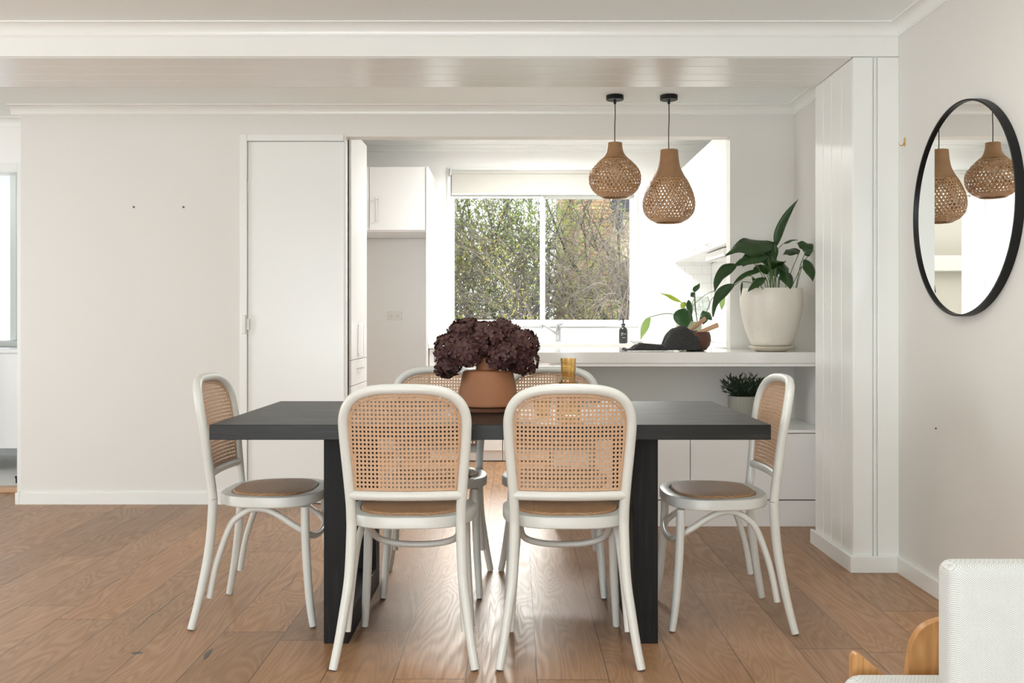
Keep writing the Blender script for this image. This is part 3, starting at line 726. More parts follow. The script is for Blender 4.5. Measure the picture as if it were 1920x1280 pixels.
def make_chair(label):
    t = thing('dining_chair', label, 'chair', (0, 0, 0), 0, 'white bentwood cane chairs around the table')
    SPLIT = 0.455
    # arch of the back
    right = [(h, z) for z, h in HALF if z >= 0.5] + TOP
    seq = [(0.1748, SPLIT)] + right; full = [(-h, z) for h, z in seq][:-1] + [(0, TOP[-1][1])] + [(h, z) for h, z in seq[::-1][1:]]
    bm = tube(bmesh.new(), crom([(h, back_y(z)+bow(h, z), z) for h, z in full], 5), 0.0165, 14)
    obj('back_frame', bm, 'chair', t, True)
    for s in (-1, 1):
        pts = [(s*0.222, back_y(0), 0.004)] + [(s*h, back_y(z), z) for z, h in HALF if 0.05 < z < 0.45] + [(s*0.1748, back_y(SPLIT), SPLIT)]
        bm = tube(bmesh.new(), crom(pts, 5), [0.0135, 0.0145, 0.0158, 0.0165, 0.0165], 14)
        l = obj('leg', bm, 'chair', t, True)
        obj('glide', lathe(bmesh.new(), [(0.008, 0), (0.009, 0.004)], 10, s*0.222, back_y(0), 0), 'foot', l)
    for s in (-1, 1):
        pts = [(s*0.190, 0.184, 0.004), (s*0.185, 0.172, 0.08), (s*0.179, 0.162, 0.18), (s*0.174, 0.154, 0.30), (s*0.172, 0.150, 0.427)]
        l = obj('leg', tube(bmesh.new(), crom(pts, 5), [0.0125, 0.0145, 0.0155, 0.0155], 14), 'chair', t, True)
        obj('glide', lathe(bmesh.new(), [(0.008, 0), (0.009, 0.004)], 10, s*0.190, 0.184, 0), 'foot', l)
    bm = tube(bmesh.new(), crom([(x, back_y(0.54)+bow(x, 0.56)*1.0, 0.539) for x in (-0.176, -0.12, -0.06, 0, 0.06, 0.12, 0.176)], 4), 0.0155, 12)
    obj('cross_rail', bm, 'chair', t, True)
    # seat ring
    def plan(k, N, ins):
        a = 2*PI*k/N; cx, cy = math.cos(a), math.sin(a)
        e = 0.80 if cy > 0 else 0.62
        X = math.copysign(abs(cx)**e, cx); Y = math.copysign(abs(cy)**e, cy)
        wdt = (0.213 + 0.016*Y*(1 if Y > 0 else 1.0) - (0.018*Y*Y if Y < 0 else 0))*1.0
        return X*(wdt-ins), 0.004 + Y*(0.188-ins)
    N = 64; bm = bmesh.new()
    prof = [(0.039, 0.4595), (0.036, 0.466), (0.006, 0.467), (0.0015, 0.465), (0, 0.461), (0, 0.432), (0.003, 0.4285), (0.03, 0.4285), (0.039, 0.432)]
    rings = [[bm.verts.new((*plan(k, N, ins), z)) for k in range(N)] for ins, z in prof]
    for i in range(len(rings)):
        a, c = rings[i], rings[(i+1) % len(rings)]
        for k in range(N): bm.faces.new((a[k], a[(k+1) % N], c[(k+1) % N], c[k]))
    obj('seat_frame', bm, 'chair', t, True)
    bm = bmesh.new()
    prof = [(0.0395, 0.445), (0.0395, 0.4665), (0.045, 0.4725), (0.075, 0.476), (0.11, 0.4765), (0.15, 0.475), (0.18, 0.474)]
    rings = [[bm.verts.new((*plan(k, N, ins), z)) for k in range(N)] for ins, z in prof]
    for a, c in zip(rings, rings[1:]):
        for k in range(N): bm.faces.new((a[k], a[(k+1) % N], c[(k+1) % N], c[k]))
    bm.faces.new(rings[0][::-1]); bm.faces.new(rings[-1])
    obj('seat_cane', bm, 'seatcane', t, True)
    # one bent brace: rear leg - arch under the seat - front leg - across the front - and back
    side = [(0.187, -0.187, 0.105), (0.178, -0.163, 0.229), (0.168, -0.121, 0.352), (0.163, -0.086, 0.393), (0.160, -0.044, 0.4155), (0.158, 0.003, 0.414), (0.155, 0.05, 0.393), (0.151, 0.097, 0.361), (0.143, 0.137, 0.334), (0.120, 0.160, 0.315), (0.07, 0.168, 0.302), (0, 0.170, 0.298)]
    full = side + [(-x, y, z) for x, y, z in side[::-1][1:]]
    obj('brace', tube(bmesh.new(), crom(full, 5), 0.0115, 12), 'chair', t, True)
    # woven back panel with real holes
    bm = bmesh.new(); cache = {}
    def vert(x, z):
        key = (round(x*1e5), round(z*1e5))
        if key not in cache: cache[key] = bm.verts.new((x, back_y(z)+bow(x, z), z))
        return cache[key]
    r = 0.0037; oc = [(math.cos(PI/8+PI/4*k)*r*1.0, math.sin(PI/8+PI/4*k)*r*1.08) for k in range(8)]
    nz = int((0.872-0.548)/CPZ)+1
    for iz in range(nz):
        zc = 0.5475 + (iz+0.5)*CPZ
        for ix in range(-16, 17):
            xc = ix*CP; hm = half_at(zc)-0.006
            if abs(xc) > hm: continue
            if zc > 0.73 and half_at(zc) == 0: continue
            hx, hz = CP/2, CPZ/2
            edge_hole = abs(xc) < half_at(zc)-0.019 and half_at(min(zc+0.017, 0.8795)) > abs(xc)
            sq = [(xc+hx, zc), (xc+hx, zc+hz), (xc, zc+hz), (xc-hx, zc+hz), (xc-hx, zc), (xc-hx, zc-hz), (xc, zc-hz), (xc+hx, zc-hz)]
            if not edge_hole:
                bm.faces.new([vert(*p) for p in sq]); continue
            ov = [bm.verts.new((xc+a, back_y(zc+c)+bow(xc+a, zc+c), zc+c)) for a, c in oc]
            # octagon vertex k sits at 22.5+45k degrees; outer points at 0,45,..
            for k in range(8):
                k2 = (k-1) % 8
                o_a = ov[k2]; o_b = ov[k]
                # corner/side point between them is sq[k]
                bm.faces.new((o_a, vert(*sq[k]), o_b))
                bm.faces.new((vert(*sq[k]), vert(*sq[(k+1) % 8]), o_b))
    o = obj('back_cane', bm, 'cane', t)
    md = o.modifiers.new('thickness', 'SOLIDIFY'); md.thickness = 0.0016; md.offset = 0
    # flat spline the cane is set into
    pts = [(h-0.021, z) for z, h in HALF if 0.56 < z] + [(0.170, 0.783), (0.160, 0.812), (0.140, 0.834), (0.110, 0.848), (0.066, 0.8555), (0, 0.8575)]
    full = [(-h, z) for h, z in pts][:-1] + [(0, 0.8575)] + [(h, z) for h, z in pts[::-1][1:]]
    full = [(-0.1575, 0.558)] + full + [(0.1575, 0.558)]
    bm = tube(bmesh.new(), crom([(h, back_y(z)+bow(h, z), z) for h, z in full], 4), 0.0035, 6)
    tube(bm, [(x, back_y(0.558)+bow(x, 0.558), 0.558) for x in (-0.158, -0.08, 0, 0.08, 0.158)], 0.0035, 6)
    obj('cane_border', bm, 'cane', t, True)
    return t
c0 = make_chair('white cane-back chair nearest the viewer on the left, its back turned to us')
c0.location = (-0.347, 3.167, 0)
copy_tree(c0, None, 'white cane-back chair nearest the viewer on the right, its back turned to us', (0.172, 3.167, 0), 0)
copy_tree(c0, None, 'white cane-back chair across the table on the left, behind the terracotta vase', (-0.330, 3.872, 0), PI)
copy_tree(c0, None, 'white cane-back chair across the table on the right, behind the amber glassware', (0.160, 3.872, 0), PI)
copy_tree(c0, None, 'white cane-back chair at the left end of the black table, seen from its side', (-0.905, 3.535, 0), -PI/2)
copy_tree(c0, None, 'white cane-back chair at the right end of the black table, seen from its side', (0.735, 3.485, 0), PI/2)

# ================================================================== VASE AND FLOWERS
va = thing('terracotta_vase', 'wide terracotta vase with sloping sides on the black table', 'vase', (-0.104, 3.58, 0.7502))
obj('base', lathe(bmesh.new(), [(0.100, 0), (0.104, 0.004), (0.104, 0.017), (0.0, 0.017)], 56, cap1=False), 'terra2', va, True)
obj('body', lathe(bmesh.new(), [(0.0, 0.018), (0.112, 0.018), (0.1205, 0.024), (0.121, 0.031), (0.119, 0.036), (0.0975, 0.142), (0.095, 0.150), (0.088, 0.155), (0.052, 0.156), (0.047, 0.158), (0.0455, 0.164), (0.046, 0.20), (0.048, 0.205), (0.041, 0.205), (0.040, 0.16), (0.03, 0.12), (0.0, 0.11)], 64, cap0=False, cap1=False), 'terra', va, True)
heads = [(-0.236, 3.56, 0.985, 0.066, 'far left'), (-0.185, 3.61, 1.045, 0.062, 'upper left'), (-0.110, 3.53, 1.03, 0.066, 'front centre'), (-0.045, 3.61, 1.038, 0.062, 'upper right'),
         (0.018, 3.56, 1.005, 0.064, 'far right'), (0.028, 3.57, 0.94, 0.052, 'lowest at right'), (-0.252, 3.55, 0.925, 0.046, 'lowest at left'), (-0.180, 3.52, 0.975, 0.055, 'front left'), (-0.045, 3.515, 0.965, 0.056, 'front right'), (-0.11, 3.63, 1.0, 0.06, 'at the back, behind the middle ones')]
for (hx, hy, hz, hr, lab) in heads:
    t = thing('hydrangea', 'dark burgundy dried hydrangea head in the terracotta vase, %s' % lab, 'flower', (hx, hy, hz), 0, 'dried hydrangeas in the terracotta vase')
    bm = bmesh.new(); nf = int(84*(hr/0.06)**2)
    for i in range(nf):
        z_ = 1-2*(i+0.5)/nf; a = i*2.39996+random.random()*0.5; rr = math.sqrt(1-z_*z_)
        d = Vector((math.cos(a)*rr, math.sin(a)*rr, z_)); R = hr*random.uniform(0.84, 1.06)
        c = Vector((d.x*R*1.08, d.y*R*1.05, d.z*R*0.92))
        nrm = (d + Vector([random.uniform(-.45, .45) for _ in range(3)])).normalized()
        u_ = nrm.orthogonal().normalized(); v_ = nrm.cross(u_); ph = random.random()*PI; s = random.uniform(0.0125, 0.0165)
        cc = bm.verts.new(c)
        for k in range(4):
            b0 = ph+k*PI/2
            def P(ang, rad, up): return bm.verts.new(c+(u_*math.cos(ang)+v_*math.sin(ang))*rad*s+nrm*up*s)
            p1, p2, p3, p4, p5 = P(b0-0.72, 0.8, 0.10), P(b0-0.52, 1.25, 0.28*random.uniform(-1, 1.5)), P(b0, 1.5, 0.2*random.uniform(-1, 1)), P(b0+0.52, 1.25, 0.28*random.uniform(-1, 1.5)), P(b0+0.72, 0.8, 0.1)
            bm.faces.new((cc, p1, p2, p3)); bm.faces.new((cc, p3, p4, p5))
    obj('flower_head', bm, 'petal', t)
    e = Vector((-0.104+(hx+0.104)*0.10, 3.58+(hy-3.58)*0.10, 0.90)) - Vector((hx, hy, hz)); m_ = Vector((-0.104+(hx+0.104)*0.35, 3.58+(hy-3.58)*.35, 0.975)) - Vector((hx, hy, hz))
    obj('flower_stem', tube(bmesh.new(), crom([e, m_, Vector((0, 0, -hr*0.2))], 6), 0.0028, 6), 'stem', t, True)

# ================================================================== AMBER GLASS
def tumbler(name, label, loc, r0, r1, h, grp=None, cat='glass'):
    o = obj(name, lathe(bmesh.new(), [(r0*0.9, 0), (r0, 0.003), (r1, h), (r1-0.0022, h), (r0-0.0022, 0.011), (0.0, 0.010)], 40, cap1=False), 'amber', smooth=True, loc=loc)
    return tag(o, label, cat, grp)
tumbler('tumbler', 'amber glass tumbler standing on top of the amber carafe', (0.191, 3.37, 0.8835), 0.0255, 0.0285, 0.075, 'amber tumblers on the table')
tumbler('tumbler', 'amber glass tumbler on the table to the left of the carafe, behind the cane back', (0.100, 3.47, 0.7502), 0.029, 0.033, 0.085, 'amber tumblers on the table')
o = obj('carafe', lathe(bmesh.new(), [(0.038, 0), (0.0425, 0.003), (0.0435, 0.09), (0.042, 0.108), (0.034, 0.120), (0.027, 0.126), (0.0265, 0.132), (0.0245, 0.132), (0.025, 0.124), (0.032, 0.117), (0.040, 0.104), (0.041, 0.012), (0, 0.010)], 44, cap1=False), 'amber', smooth=True, loc=(0.191, 3.37, 0.7502))
tag(o, 'amber glass carafe on the black table, seen through the right cane back', 'carafe')

# ================================================================== PENDANTS
def prof_at(prof, z):
    for (r0, z0), (r1, z1) in zip(prof, prof[1:]):
        if z <= z0 and z >= z1: return r0+(r1-r0)*(z0-z)/(z0-z1)
    return prof[-1][0]
def pendant(label, x, y, prof, zd):
    """prof: (r,z) from top down relative to the shade top; zd: where the open weave begins"""
    ztop = prof[0][2] if len(prof[0]) > 2 else 0
def make_pendant(label, x, y, ztop, prof, zd):
    t = thing('pendant_lamp', label, 'pendant lamp', (x, y, ztop), 0, 'rattan pendant lamps over the bench')
    dz = CE-ztop
    obj('ceiling_rose', lathe(bmesh.new(), [(0.0, dz-0.001), (0.050, dz-0.001), (0.050, dz-0.024), (0.048, dz-0.026), (0.0, dz-0.026)], 40, cap0=False, cap1=False), 'black', t, True)
    obj('cord_grip', lathe(bmesh.new(), [(0.008, dz-0.026), (0.008, dz-0.045), (0.004, dz-0.05)], 14, cap0=False), 'black', t, True)
    obj('cord', tube(bmesh.new(), crom([(0, 0, dz-0.03), (0.0015, 0, dz*0.6), (-0.001, 0, dz*0.3), (0, 0, -0.03)], 5), 0.0028, 8), 'cord', t, True)
    P = [Vector((r, 0, z)) for r, z in prof]; sm = crom(P, 6); prof2 = [(p.x, p.z) for p in sm]
    zb = prof2[-1][1]
    up = [(r, z) for r, z in prof2 if z >= zd]
    bm = lathe(bmesh.new(), [(up[0][0]-0.004, up[0][1]-0.003)] + up + [(up[-1][0]-0.004, up[-1][1])] + [(r-0.004, z) for r, z in up[::-1][:-1]], 72, cap0=False, cap1=False)
    sh = obj('shade_neck', bm, 'wicker', t, True)
    # open bamboo weave: two families of strips winding opposite ways, plus loose hoops
    bm = bmesh.new(); n = 38; steps = 16; wd = 0.0080
    low = [(prof_at(prof2, zd+(zb-zd)*i/steps), zd+(zb-zd)*i/steps) for i in range(steps+1)]
    arc = [0]
    for (r0, z0), (r1, z1) in zip(low, low[1:]): arc.append(arc[-1]+math.hypot(r1-r0, z1-z0))
    for fam in (-1, 1):
        for k in range(n):
            base = 2*PI*k/n + (PI/n*0.5 if fam > 0 else 0) + random.uniform(-0.02, 0.02); prev = None; ang = base
            for i, (r, z) in enumerate(low):
                if i: ang += fam*(arc[i]-arc[i-1])/max(0.08, (r+low[i-1][0])/2)*0.62
                rr = r + 0.0012*math.sin(i*2.0+k*PI)*fam
                hw = wd/2*random.uniform(0.85, 1.1)/max(r, 0.05)
                a = bm.verts.new(((rr)*math.cos(ang-hw), rr*math.sin(ang-hw), z)); c = bm.verts.new((rr*math.cos(ang+hw), rr*math.sin(ang+hw), z))
                if prev: bm.faces.new((prev[0], prev[1], c, a))
                prev = (a, c)
    nh = int(arc[-1]/0.019)
    for h in range(nh):
        s = (h+0.5)/nh*arc[-1]
        i = max(j for j in range(len(arc)) if arc[j] <= s); i = min(i, steps-1)
        t_ = (s-arc[i])/(arc[i+1]-arc[i]); r = low[i][0]+(low[i+1][0]-low[i][0])*t_; z = low[i][1]+(low[i+1][1]-low[i][1])*t_
        tx, tz = (low[i+1][0]-low[i][0]), (low[i+1][1]-low[i][1]); L_ = math.hypot(tx, tz); tx /= L_; tz /= L_
        ring = []
        wv = 0.0022
        for k in range(80):
            a = 2*PI*k/80; rr = r+0.0016*math.sin(a*20+h*PI)
            ring.append((bm.verts.new(((rr-tx*wv)*math.cos(a), (rr-tx*wv)*math.sin(a), z-tz*wv)), bm.verts.new(((rr+tx*wv)*math.cos(a), (rr+tx*wv)*math.sin(a), z+tz*wv))))
        for k in range(80):
            p, q = ring[k], ring[(k+1) % 80]; bm.faces.new((p[0], q[0], q[1], p[1]))
    ws = obj('open_weave', bm, 'wickerstrip', t)
    md = ws.modifiers.new('thickness', 'SOLIDIFY'); md.thickness = 0.0012; md.offset = 0
    # tight band at the rim of the opening
    rb = low[-1][0]; r2 = low[-2][0]
    bm = lathe(bmesh.new(), [(r2-0.004, low[-2][1]-0.001), (r2+0.002, low[-2][1]), (rb+0.003, zb), (rb-0.002, zb-0.004), (rb-0.006, zb)], 64, cap0=False, cap1=False)
    obj('rim_band', bm, 'wicker', t, True)
    obj('lamp_socket', lathe(bmesh.new(), [(0.018, -0.02), (0.02, -0.03), (0.02, -0.085), (0.016, -0.09)], 18), 'black', t, True)
    obj('bulb', lathe(bmesh.new(), [(0.013, -0.09), (0.02, -0.105), (0.03, -0.125), (0.031, -0.14), (0.024, -0.16), (0.0, -0.168)], 24, cap1=False), 'bulb', t, True)
    return t
make_pendant('squat round woven rattan pendant lamp, the left and higher of the two', 0.571, 5.37, 2.117,
             [(0.041, 0), (0.0425, -0.02), (0.047, -0.045), (0.060, -0.072), (0.092, -0.105), (0.126, -0.14), (0.1445, -0.175), (0.148, -0.205), (0.143, -0.24), (0.124, -0.274), (0.100, -0.296), (0.074, -0.309)], -0.098)
make_pendant('longer pear shaped woven rattan pendant lamp, the right and lower of the two', 0.880, 5.37, 2.075,
             [(0.052, 0), (0.0535, -0.02), (0.057, -0.055), (0.066, -0.10), (0.084, -0.14), (0.105, -0.175), (0.129, -0.225), (0.145, -0.275), (0.1485, -0.315), (0.141, -0.355), (0.120, -0.385), (0.098, -0.402), (0.076, -0.411)], -0.165)

# ================================================================== MIRROR, HOOK, PLUGS
mi = thing('round_mirror', 'large round wall mirror in a thin black frame on the right wall', 'mirror', (WR, 3.475, 1.508))
R = 0.398
ring = [(0, R*math.cos(2*PI*k/96), R*math.sin(2*PI*k/96)) for k in range(96)]
bm = bmesh.new(); prof = [(R-0.007, -0.001), (R+0.0, -0.001), (R+0.0, -0.032), (R-0.007, -0.032)]
rg = [[bm.verts.new((d, r*math.cos(2*PI*k/96), r*math.sin(2*PI*k/96))) for k in range(96)] for r, d in prof]
for i in range(4):
    a, c = rg[i], rg[(i+1) % 4]
    for k in range(96): bm.faces.new((a[k], a[(k+1) % 96], c[(k+1) % 96], c[k]))
obj('mirror_frame', bm, 'black', mi, True)
bm = bmesh.new(); r = R-0.0075
v0 = [bm.verts.new((-0.022, r*math.cos(2*PI*k/96), r*math.sin(2*PI*k/96))) for k in range(96)]; v1 = [bm.verts.new((-0.002, r*math.cos(2*PI*k/96), r*math.sin(2*PI*k/96))) for k in range(96)]
for k in range(96): bm.faces.new((v0[k], v0[(k+1) % 96], v1[(k+1) % 96], v1[k]))
bm.faces.new(v0); bm.faces.new(v1[::-1])
obj('mirror_glass', bm, 'mirror', mi)
hk = thing('wall_hook', 'small brass hook on the right wall between the opening and the mirror', 'hook', (WR, 4.03, 1.86))
obj('hook_plate', B(-0.003, -0.0005, -0.007, 0.007, -0.015, 0.022, 0.001), 'brass', hk)
obj('hook_arm', tube(bmesh.new(), crom([(-0.003, 0, 0.0), (-0.012, 0, -0.012), (-0.022, 0, -0.010), (-0.024, 0, 0.004)], 5), 0.0022, 8), 'brass', hk, True)
for (x, y, z, l) in ((-2.288, WB-0.003, 1.781, 'tiny dark screw plug on the back wall, the left of the pair'), (-1.990, WB-0.003, 1.781, 'tiny dark screw plug on the back wall, the right of the pair')):
    o = obj('wall_plug', tube(bmesh.new(), [(0, 0, 0), (0, 0.003, 0)], 0.006, 10), 'plug', loc=(x, y, z)); tag(o, l, 'wall plug', 'screw plugs in the back wall')
o = obj('nail_hole_plug', tube(bmesh.new(), [(0, 0, 0), (-0.003, 0, 0)], 0.004, 10), 'plug', loc=(WR-0.0002, 3.73, 0.666)); tag(o, 'tiny dark plug low on the right wall below the round mirror', 'wall plug')

# ================================================================== PLANTS
def leaf(bm, p0, p1, wid, sag=(0, 0, 0), face=(0, -1, 0.3), fold=0.30, n=14, taper=1.0, wav=0.0):
    p0, p1 = Vector(p0), Vector(p1); mid = (p0+p1)/2+Vector(sag); rows = []
    for i in range(n+1):
        t = i/n; c = p0*(1-t)**2+mid*2*t*(1-t)+p1*t*t; d = (p0*(-2*(1-t))+mid*(2-4*t)+p1*2*t).normalized()
        f = Vector(face).normalized(); s = d.cross(f)
        if s.length < 0.05: s = d.cross(Vector((0.3, 0, 1)))
        s.normalize(); up = s.cross(d).normalized()
        wd = max(0.0006, wid/2*1.22*math.sin(PI*t**0.78)**0.9*(1-0.30*t)) if 0 < t < 1 else 0.0006
        wv = (wav+0.035)*math.sin(t*11+wid*300)*wid
        rows.append([bm.verts.new(c-s*wd+up*(-fold*wd+wv)), bm.verts.new(c-s*wd*0.5+up*(-fold*0.25*wd)), bm.verts.new(c), bm.verts.new(c+s*wd*0.5+up*(-fold*0.25*wd)), bm.verts.new(c+s*wd+up*(-fold*wd-wv))])
    for a, b_ in zip(rows, rows[1:]):
        for k in range(4): bm.faces.new((a[k], a[k+1], b_[k+1], b_[k]))
    return bm
def leaf_part(parent, p0, p1, wid, mat, stem_from=None, smid=None, sr=0.0022, **k):
    o = obj('leaf', leaf(bmesh.new(), p0, p1, wid, **k), mat, parent, 'all')
    md = o.modifiers.new('thickness', 'SOLIDIFY'); md.thickness = 0.0006
    if stem_from is not None:
        pts = [Vector(stem_from), Vector(smid) if smid is not None else (Vector(stem_from)+Vector(p0))/2+Vector((0, 0, 0.02)), Vector(p0)]
        obj('stem', tube(bmesh.new(), crom(pts, 6), sr, 7), 'stem' if mat not in ('leaf',) else 'stem', parent, True)
# ---- big cream pot with leafy plant
PO = Vector((1.439, 5.27, 0.9275))
pp = thing('potted_plant', 'leafy dark green plant in a tall cream stoneware pot on the bench', 'potted plant', PO)
obj('saucer', lathe(bmesh.new(), [(0.075, 0), (0.085, 0.002), (0.118, 0.020), (0.126, 0.026), (0.120, 0.029), (0.098, 0.020), (0.0, 0.018)], 56, cap1=False), 'saucer', pp, True)
obj('pot', lathe(bmesh.new(), [(0.0, 0.029), (0.092, 0.029), (0.104, 0.033), (0.112, 0.045), (0.130, 0.085), (0.149, 0.140), (0.163, 0.200), (0.1715, 0.26), (0.1735, 0.30), (0.1715, 0.34), (0.1665, 0.351), (0.160, 0.350), (0.160, 0.33), (0.158, 0.31)], 72, cap0=False, cap1=False), 'pot', pp, True)
obj('soil', lathe(bmesh.new(), [(0.159, 0.318), (0.08, 0.324), (0.0, 0.325)], 40, cap0=False, cap1=False), 'soil', pp)
def L(a, Ya, b_, Yb, wpx, soil, mat='leaf', smid=None, **k):
    p0, p1 = at(*a, Ya)-PO, at(*b_, Yb)-PO
    s = at(soil[0], 546, soil[1])-PO; s.z = 0.322
    leaf_part(pp, p0, p1, wpx/F*(Ya+Yb)/2, mat, s, (at(*smid, (Ya+soil[1])/2)-PO) if smid else None, **k)
L((1455, 463), 5.25, (1497, 373), 5.20, 17, (1452, 5.26), smid=(1452, 500), sag=(-0.045, 0, 0.0), face=(0.25, -1, 0.1))
L((1452, 458), 5.20, (1360, 479), 5.02, 42, (1448, 5.22), smid=(1456, 500), sag=(-0.0, 0, 0.055), face=(0.1, -0.9, 0.75), wav=0.10)
L((1440, 480), 5.14, (1374, 500), 5.05, 24, (1444, 5.2), smid=(1446, 510), sag=(0, 0, 0.035), face=(0.1, -0.8, 0.6))
L((1383, 497), 5.08, (1340, 549), 5.00, 21, (1440, 5.15), smid=(1418, 497), sag=(-0.045, 0, 0.055), face=(0.5, -1, 0.3), wav=0.06)
L((1378, 534), 5.05, (1337, 594), 4.99, 19, (1436, 5.13), smid=(1408, 517), sag=(-0.05, 0, 0.05), face=(0.4, -1, 0.3), wav=0.06)
L((1428, 508), 5.16, (1372, 537), 5.06, 10, (1442, 5.2), smid=(1437, 525), sag=(-0.02, 0, 0.045), face=(0, -1, 0.5))
L((1436, 520), 5.12, (1402, 547), 5.04, 16, (1441, 5.16), sag=(-0.01, 0, 0.015), face=(-0.3, -1, 0.4))
L((1438, 515), 5.16, (1424, 496), 5.10, 18, (1446, 5.2), sag=(0, 0, 0.01), face=(-0.5, -0.8, -0.1))
L((1445, 505), 5.22, (1473, 491), 5.12, 30, (1452, 5.24), smid=(1448, 525), sag=(0.01, 0, 0.015), face=(0.5, -1, -0.1), wav=0.05)
L((1455, 488), 5.24, (1478, 512), 5.10, 22, (1455, 5.24), sag=(0.01, 0, 0.01), face=(0.2, -1, 0.5))
L((1464, 506), 5.20, (1482, 542), 5.10, 27, (1460, 5.24), sag=(0.02, 0, 0.012), face=(0.2, -1, 0.15))
L((1450, 455), 5.22, (1453, 492), 5.18, 20, (1450, 5.26), smid=(1446, 490), sag=(-0.01, 0, 0.0), face=(0, -1, 0.2))
L((1468, 457), 5.26, (1496, 450), 5.22, 11, (1455, 5.28), smid=(1454, 480), sag=(0, 0, 0.02), face=(0, -0.6, 1))
L((1500, 470), 5.30, (1468, 478), 5.20, 18, (1468, 5.28), smid=(1487, 500), sag=(0, 0, 0.022), face=(0, -1, 0.8), wav=0.08)
L((1524, 468), 5.22, (1494, 455), 5.26, 24, (1478, 5.30), smid=(1505, 495), sag=(0, 0, 0.015), face=(0, -1, 0.7), wav=0.08)
L((1507, 486), 5.20, (1524, 528), 5.10, 22, (1492, 5.28), smid=(1498, 520), sag=(0.02, 0, 0.015), face=(0.1, -1, 0.3))
L((1508, 478), 5.20, (1525, 470), 5.16, 14, (1490, 5.32), smid=(1500, 500), sag=(0, 0, 0.01), face=(0.1, -1, 0.5))
L((1410, 520), 5.22, (1425, 545), 5.24, 6, (1434, 5.28), sag=(0, 0, 0.01), face=(0.1, -1, 0.5))
L((1392, 528), 5.12, (1389, 556), 5.08, 4, (1430, 5.2), smid=(1410, 531), sag=(0, 0, 0.01), face=(0.1, -1, 0.1))
L((1460, 520), 5.30, (1440, 470), 5.34, 22, (1458, 5.32), sag=(-0.01, 0, 0.0), face=(0.3, -1, 0.1))
L((1448, 500), 5.30, (1436, 462), 5.26, 22, (1450, 5.30), sag=(-0.015, 0, 0.0), face=(0.3, -1, 0.1))
L((1432, 492), 5.20, (1400, 462), 5.12, 20, (1446, 5.22), 'leafmid', smid=(1444, 512), sag=(-0.01, 0, 0.03), face=(0.2, -1, 0.3), wav=0.05)
L((1436, 505), 5.24, (1412, 505), 5.16, 15, (1446, 5.24), smid=(1444, 522), sag=(0, 0, 0.02), face=(0.1, -1, 0.4))
L((1462, 500), 5.22, (1470, 520), 5.16, 18, (1460, 5.24), 'leafmid', sag=(0.01, 0, 0.0), face=(0.3, -1, 0.1))
L((1418, 478), 5.12, (1392, 500), 5.06, 22, (1444, 5.18), smid=(1440, 490), sag=(-0.01, 0, 0.02), face=(0.2, -1, 0.2), wav=0.06)
# ---- sage pot plant on the kitchen side
GP = Vector((1.085, 5.86, 0.927))
gp = thing('small_potted_plant', 'sage green pot with lime and dark leaves behind the walnut bowl', 'potted plant', GP)
obj('pot', lathe(bmesh.new(), [(0.0, 0.0), (0.05, 0.0), (0.055, 0.004), (0.068, 0.05), (0.078, 0.11), (0.080, 0.16), (0.079, 0.168), (0.074, 0.168), (0.072, 0.15)], 40, cap0=False, cap1=False), 'greenpot', gp, True)
obj('soil', lathe(bmesh.new(), [(0.0735, 0.152), (0.0, 0.156)], 30, cap0=False, cap1=False), 'soil', gp)
def G(a, b_, wpx, mat, Ya=5.86, Yb=5.8, soilpx=1300, smid=None, **k):
    p0, p1 = at(*a, Ya)-GP, at(*b_, Yb)-GP; s = at(soilpx, 598, 5.86)-GP; s.z = 0.154
    leaf_part(gp, p0, p1, wpx/F*Ya, mat, s, (at(*smid, Ya)-GP) if smid else None, sr=0.0025, **k)
G((1277, 566), (1238, 550), 12, 'lime', smid=(1288, 585), sag=(0, 0, 0.02), face=(0, -0.7, 0.7))
G((1280, 578), (1286, 618), 34, 'leafmid', 5.74, 5.70, smid=(1290, 582), sag=(-0.01, 0, 0), face=(0.1, -1, 0.1), fold=0.12)
G((1219, 594), (1201, 637), 15, 'pale', 5.80, 5.78, smid=(1258, 588), sag=(-0.005, 0, 0.0), face=(0.5, -1, 0.2))
G((1291, 562), (1297, 592), 13, 'leafmid', smid=(1296, 585), face=(0.3, -1, 0.1))
G((1302, 548), (1312, 531), 12, 'leafmid', smid=(1303, 575), soilpx=1308, face=(0.3, -1, 0.3))
G((1303, 549), (1295, 556), 10, 'leafmid', smid=(1304, 575), soilpx=1308, face=(0.3, -1, 0.3))
G((1318, 582), (1335, 600), 17, 'leafmid', smid=(1314, 590), soilpx=1311, face=(0.2, -1, 0.4))
G((1357, 553), (1353, 582), 13, 'pale', 5.9, 5.9, smid=(1335, 560), soilpx=1318, face=(0.5, -1, 0.1))
G((1284, 566), (1277, 578), 10, 'lime', smid=(1290, 580), face=(0, -1, 0.3))
G((1322, 590), (1318, 608), 14, 'leafmid', 5.80, 5.77, soilpx=1312, face=(0, -1, 0.3))
obj('long_stem', tube(bmesh.new(), crom([at(1290, 590, 5.86)-GP, at(1300, 572, 5.84)-GP, at(1322, 553, 5.80)-GP, at(1342, 544, 5.75)-GP], 5), 0.002, 6), 'stem', gp, True)
# stemmed clear glass behind it
gg = thing('glass_vase', 'clear glass vase standing behind the sage green pot plant', 'vase', (1.20, 6.05, 0.927))
obj('glass_body', lathe(bmesh.new(), [(0.04, 0), (0.04, 0.004), (0.006, 0.01), (0.006, 0.20), (0.03, 0.22), (0.055, 0.25), (0.06, 0.29), (0.045, 0.33), (0.043, 0.33), (0.057, 0.29), (0.05, 0.25), (0.0, 0.215)], 32, cap1=False), 'clear', gg, True)
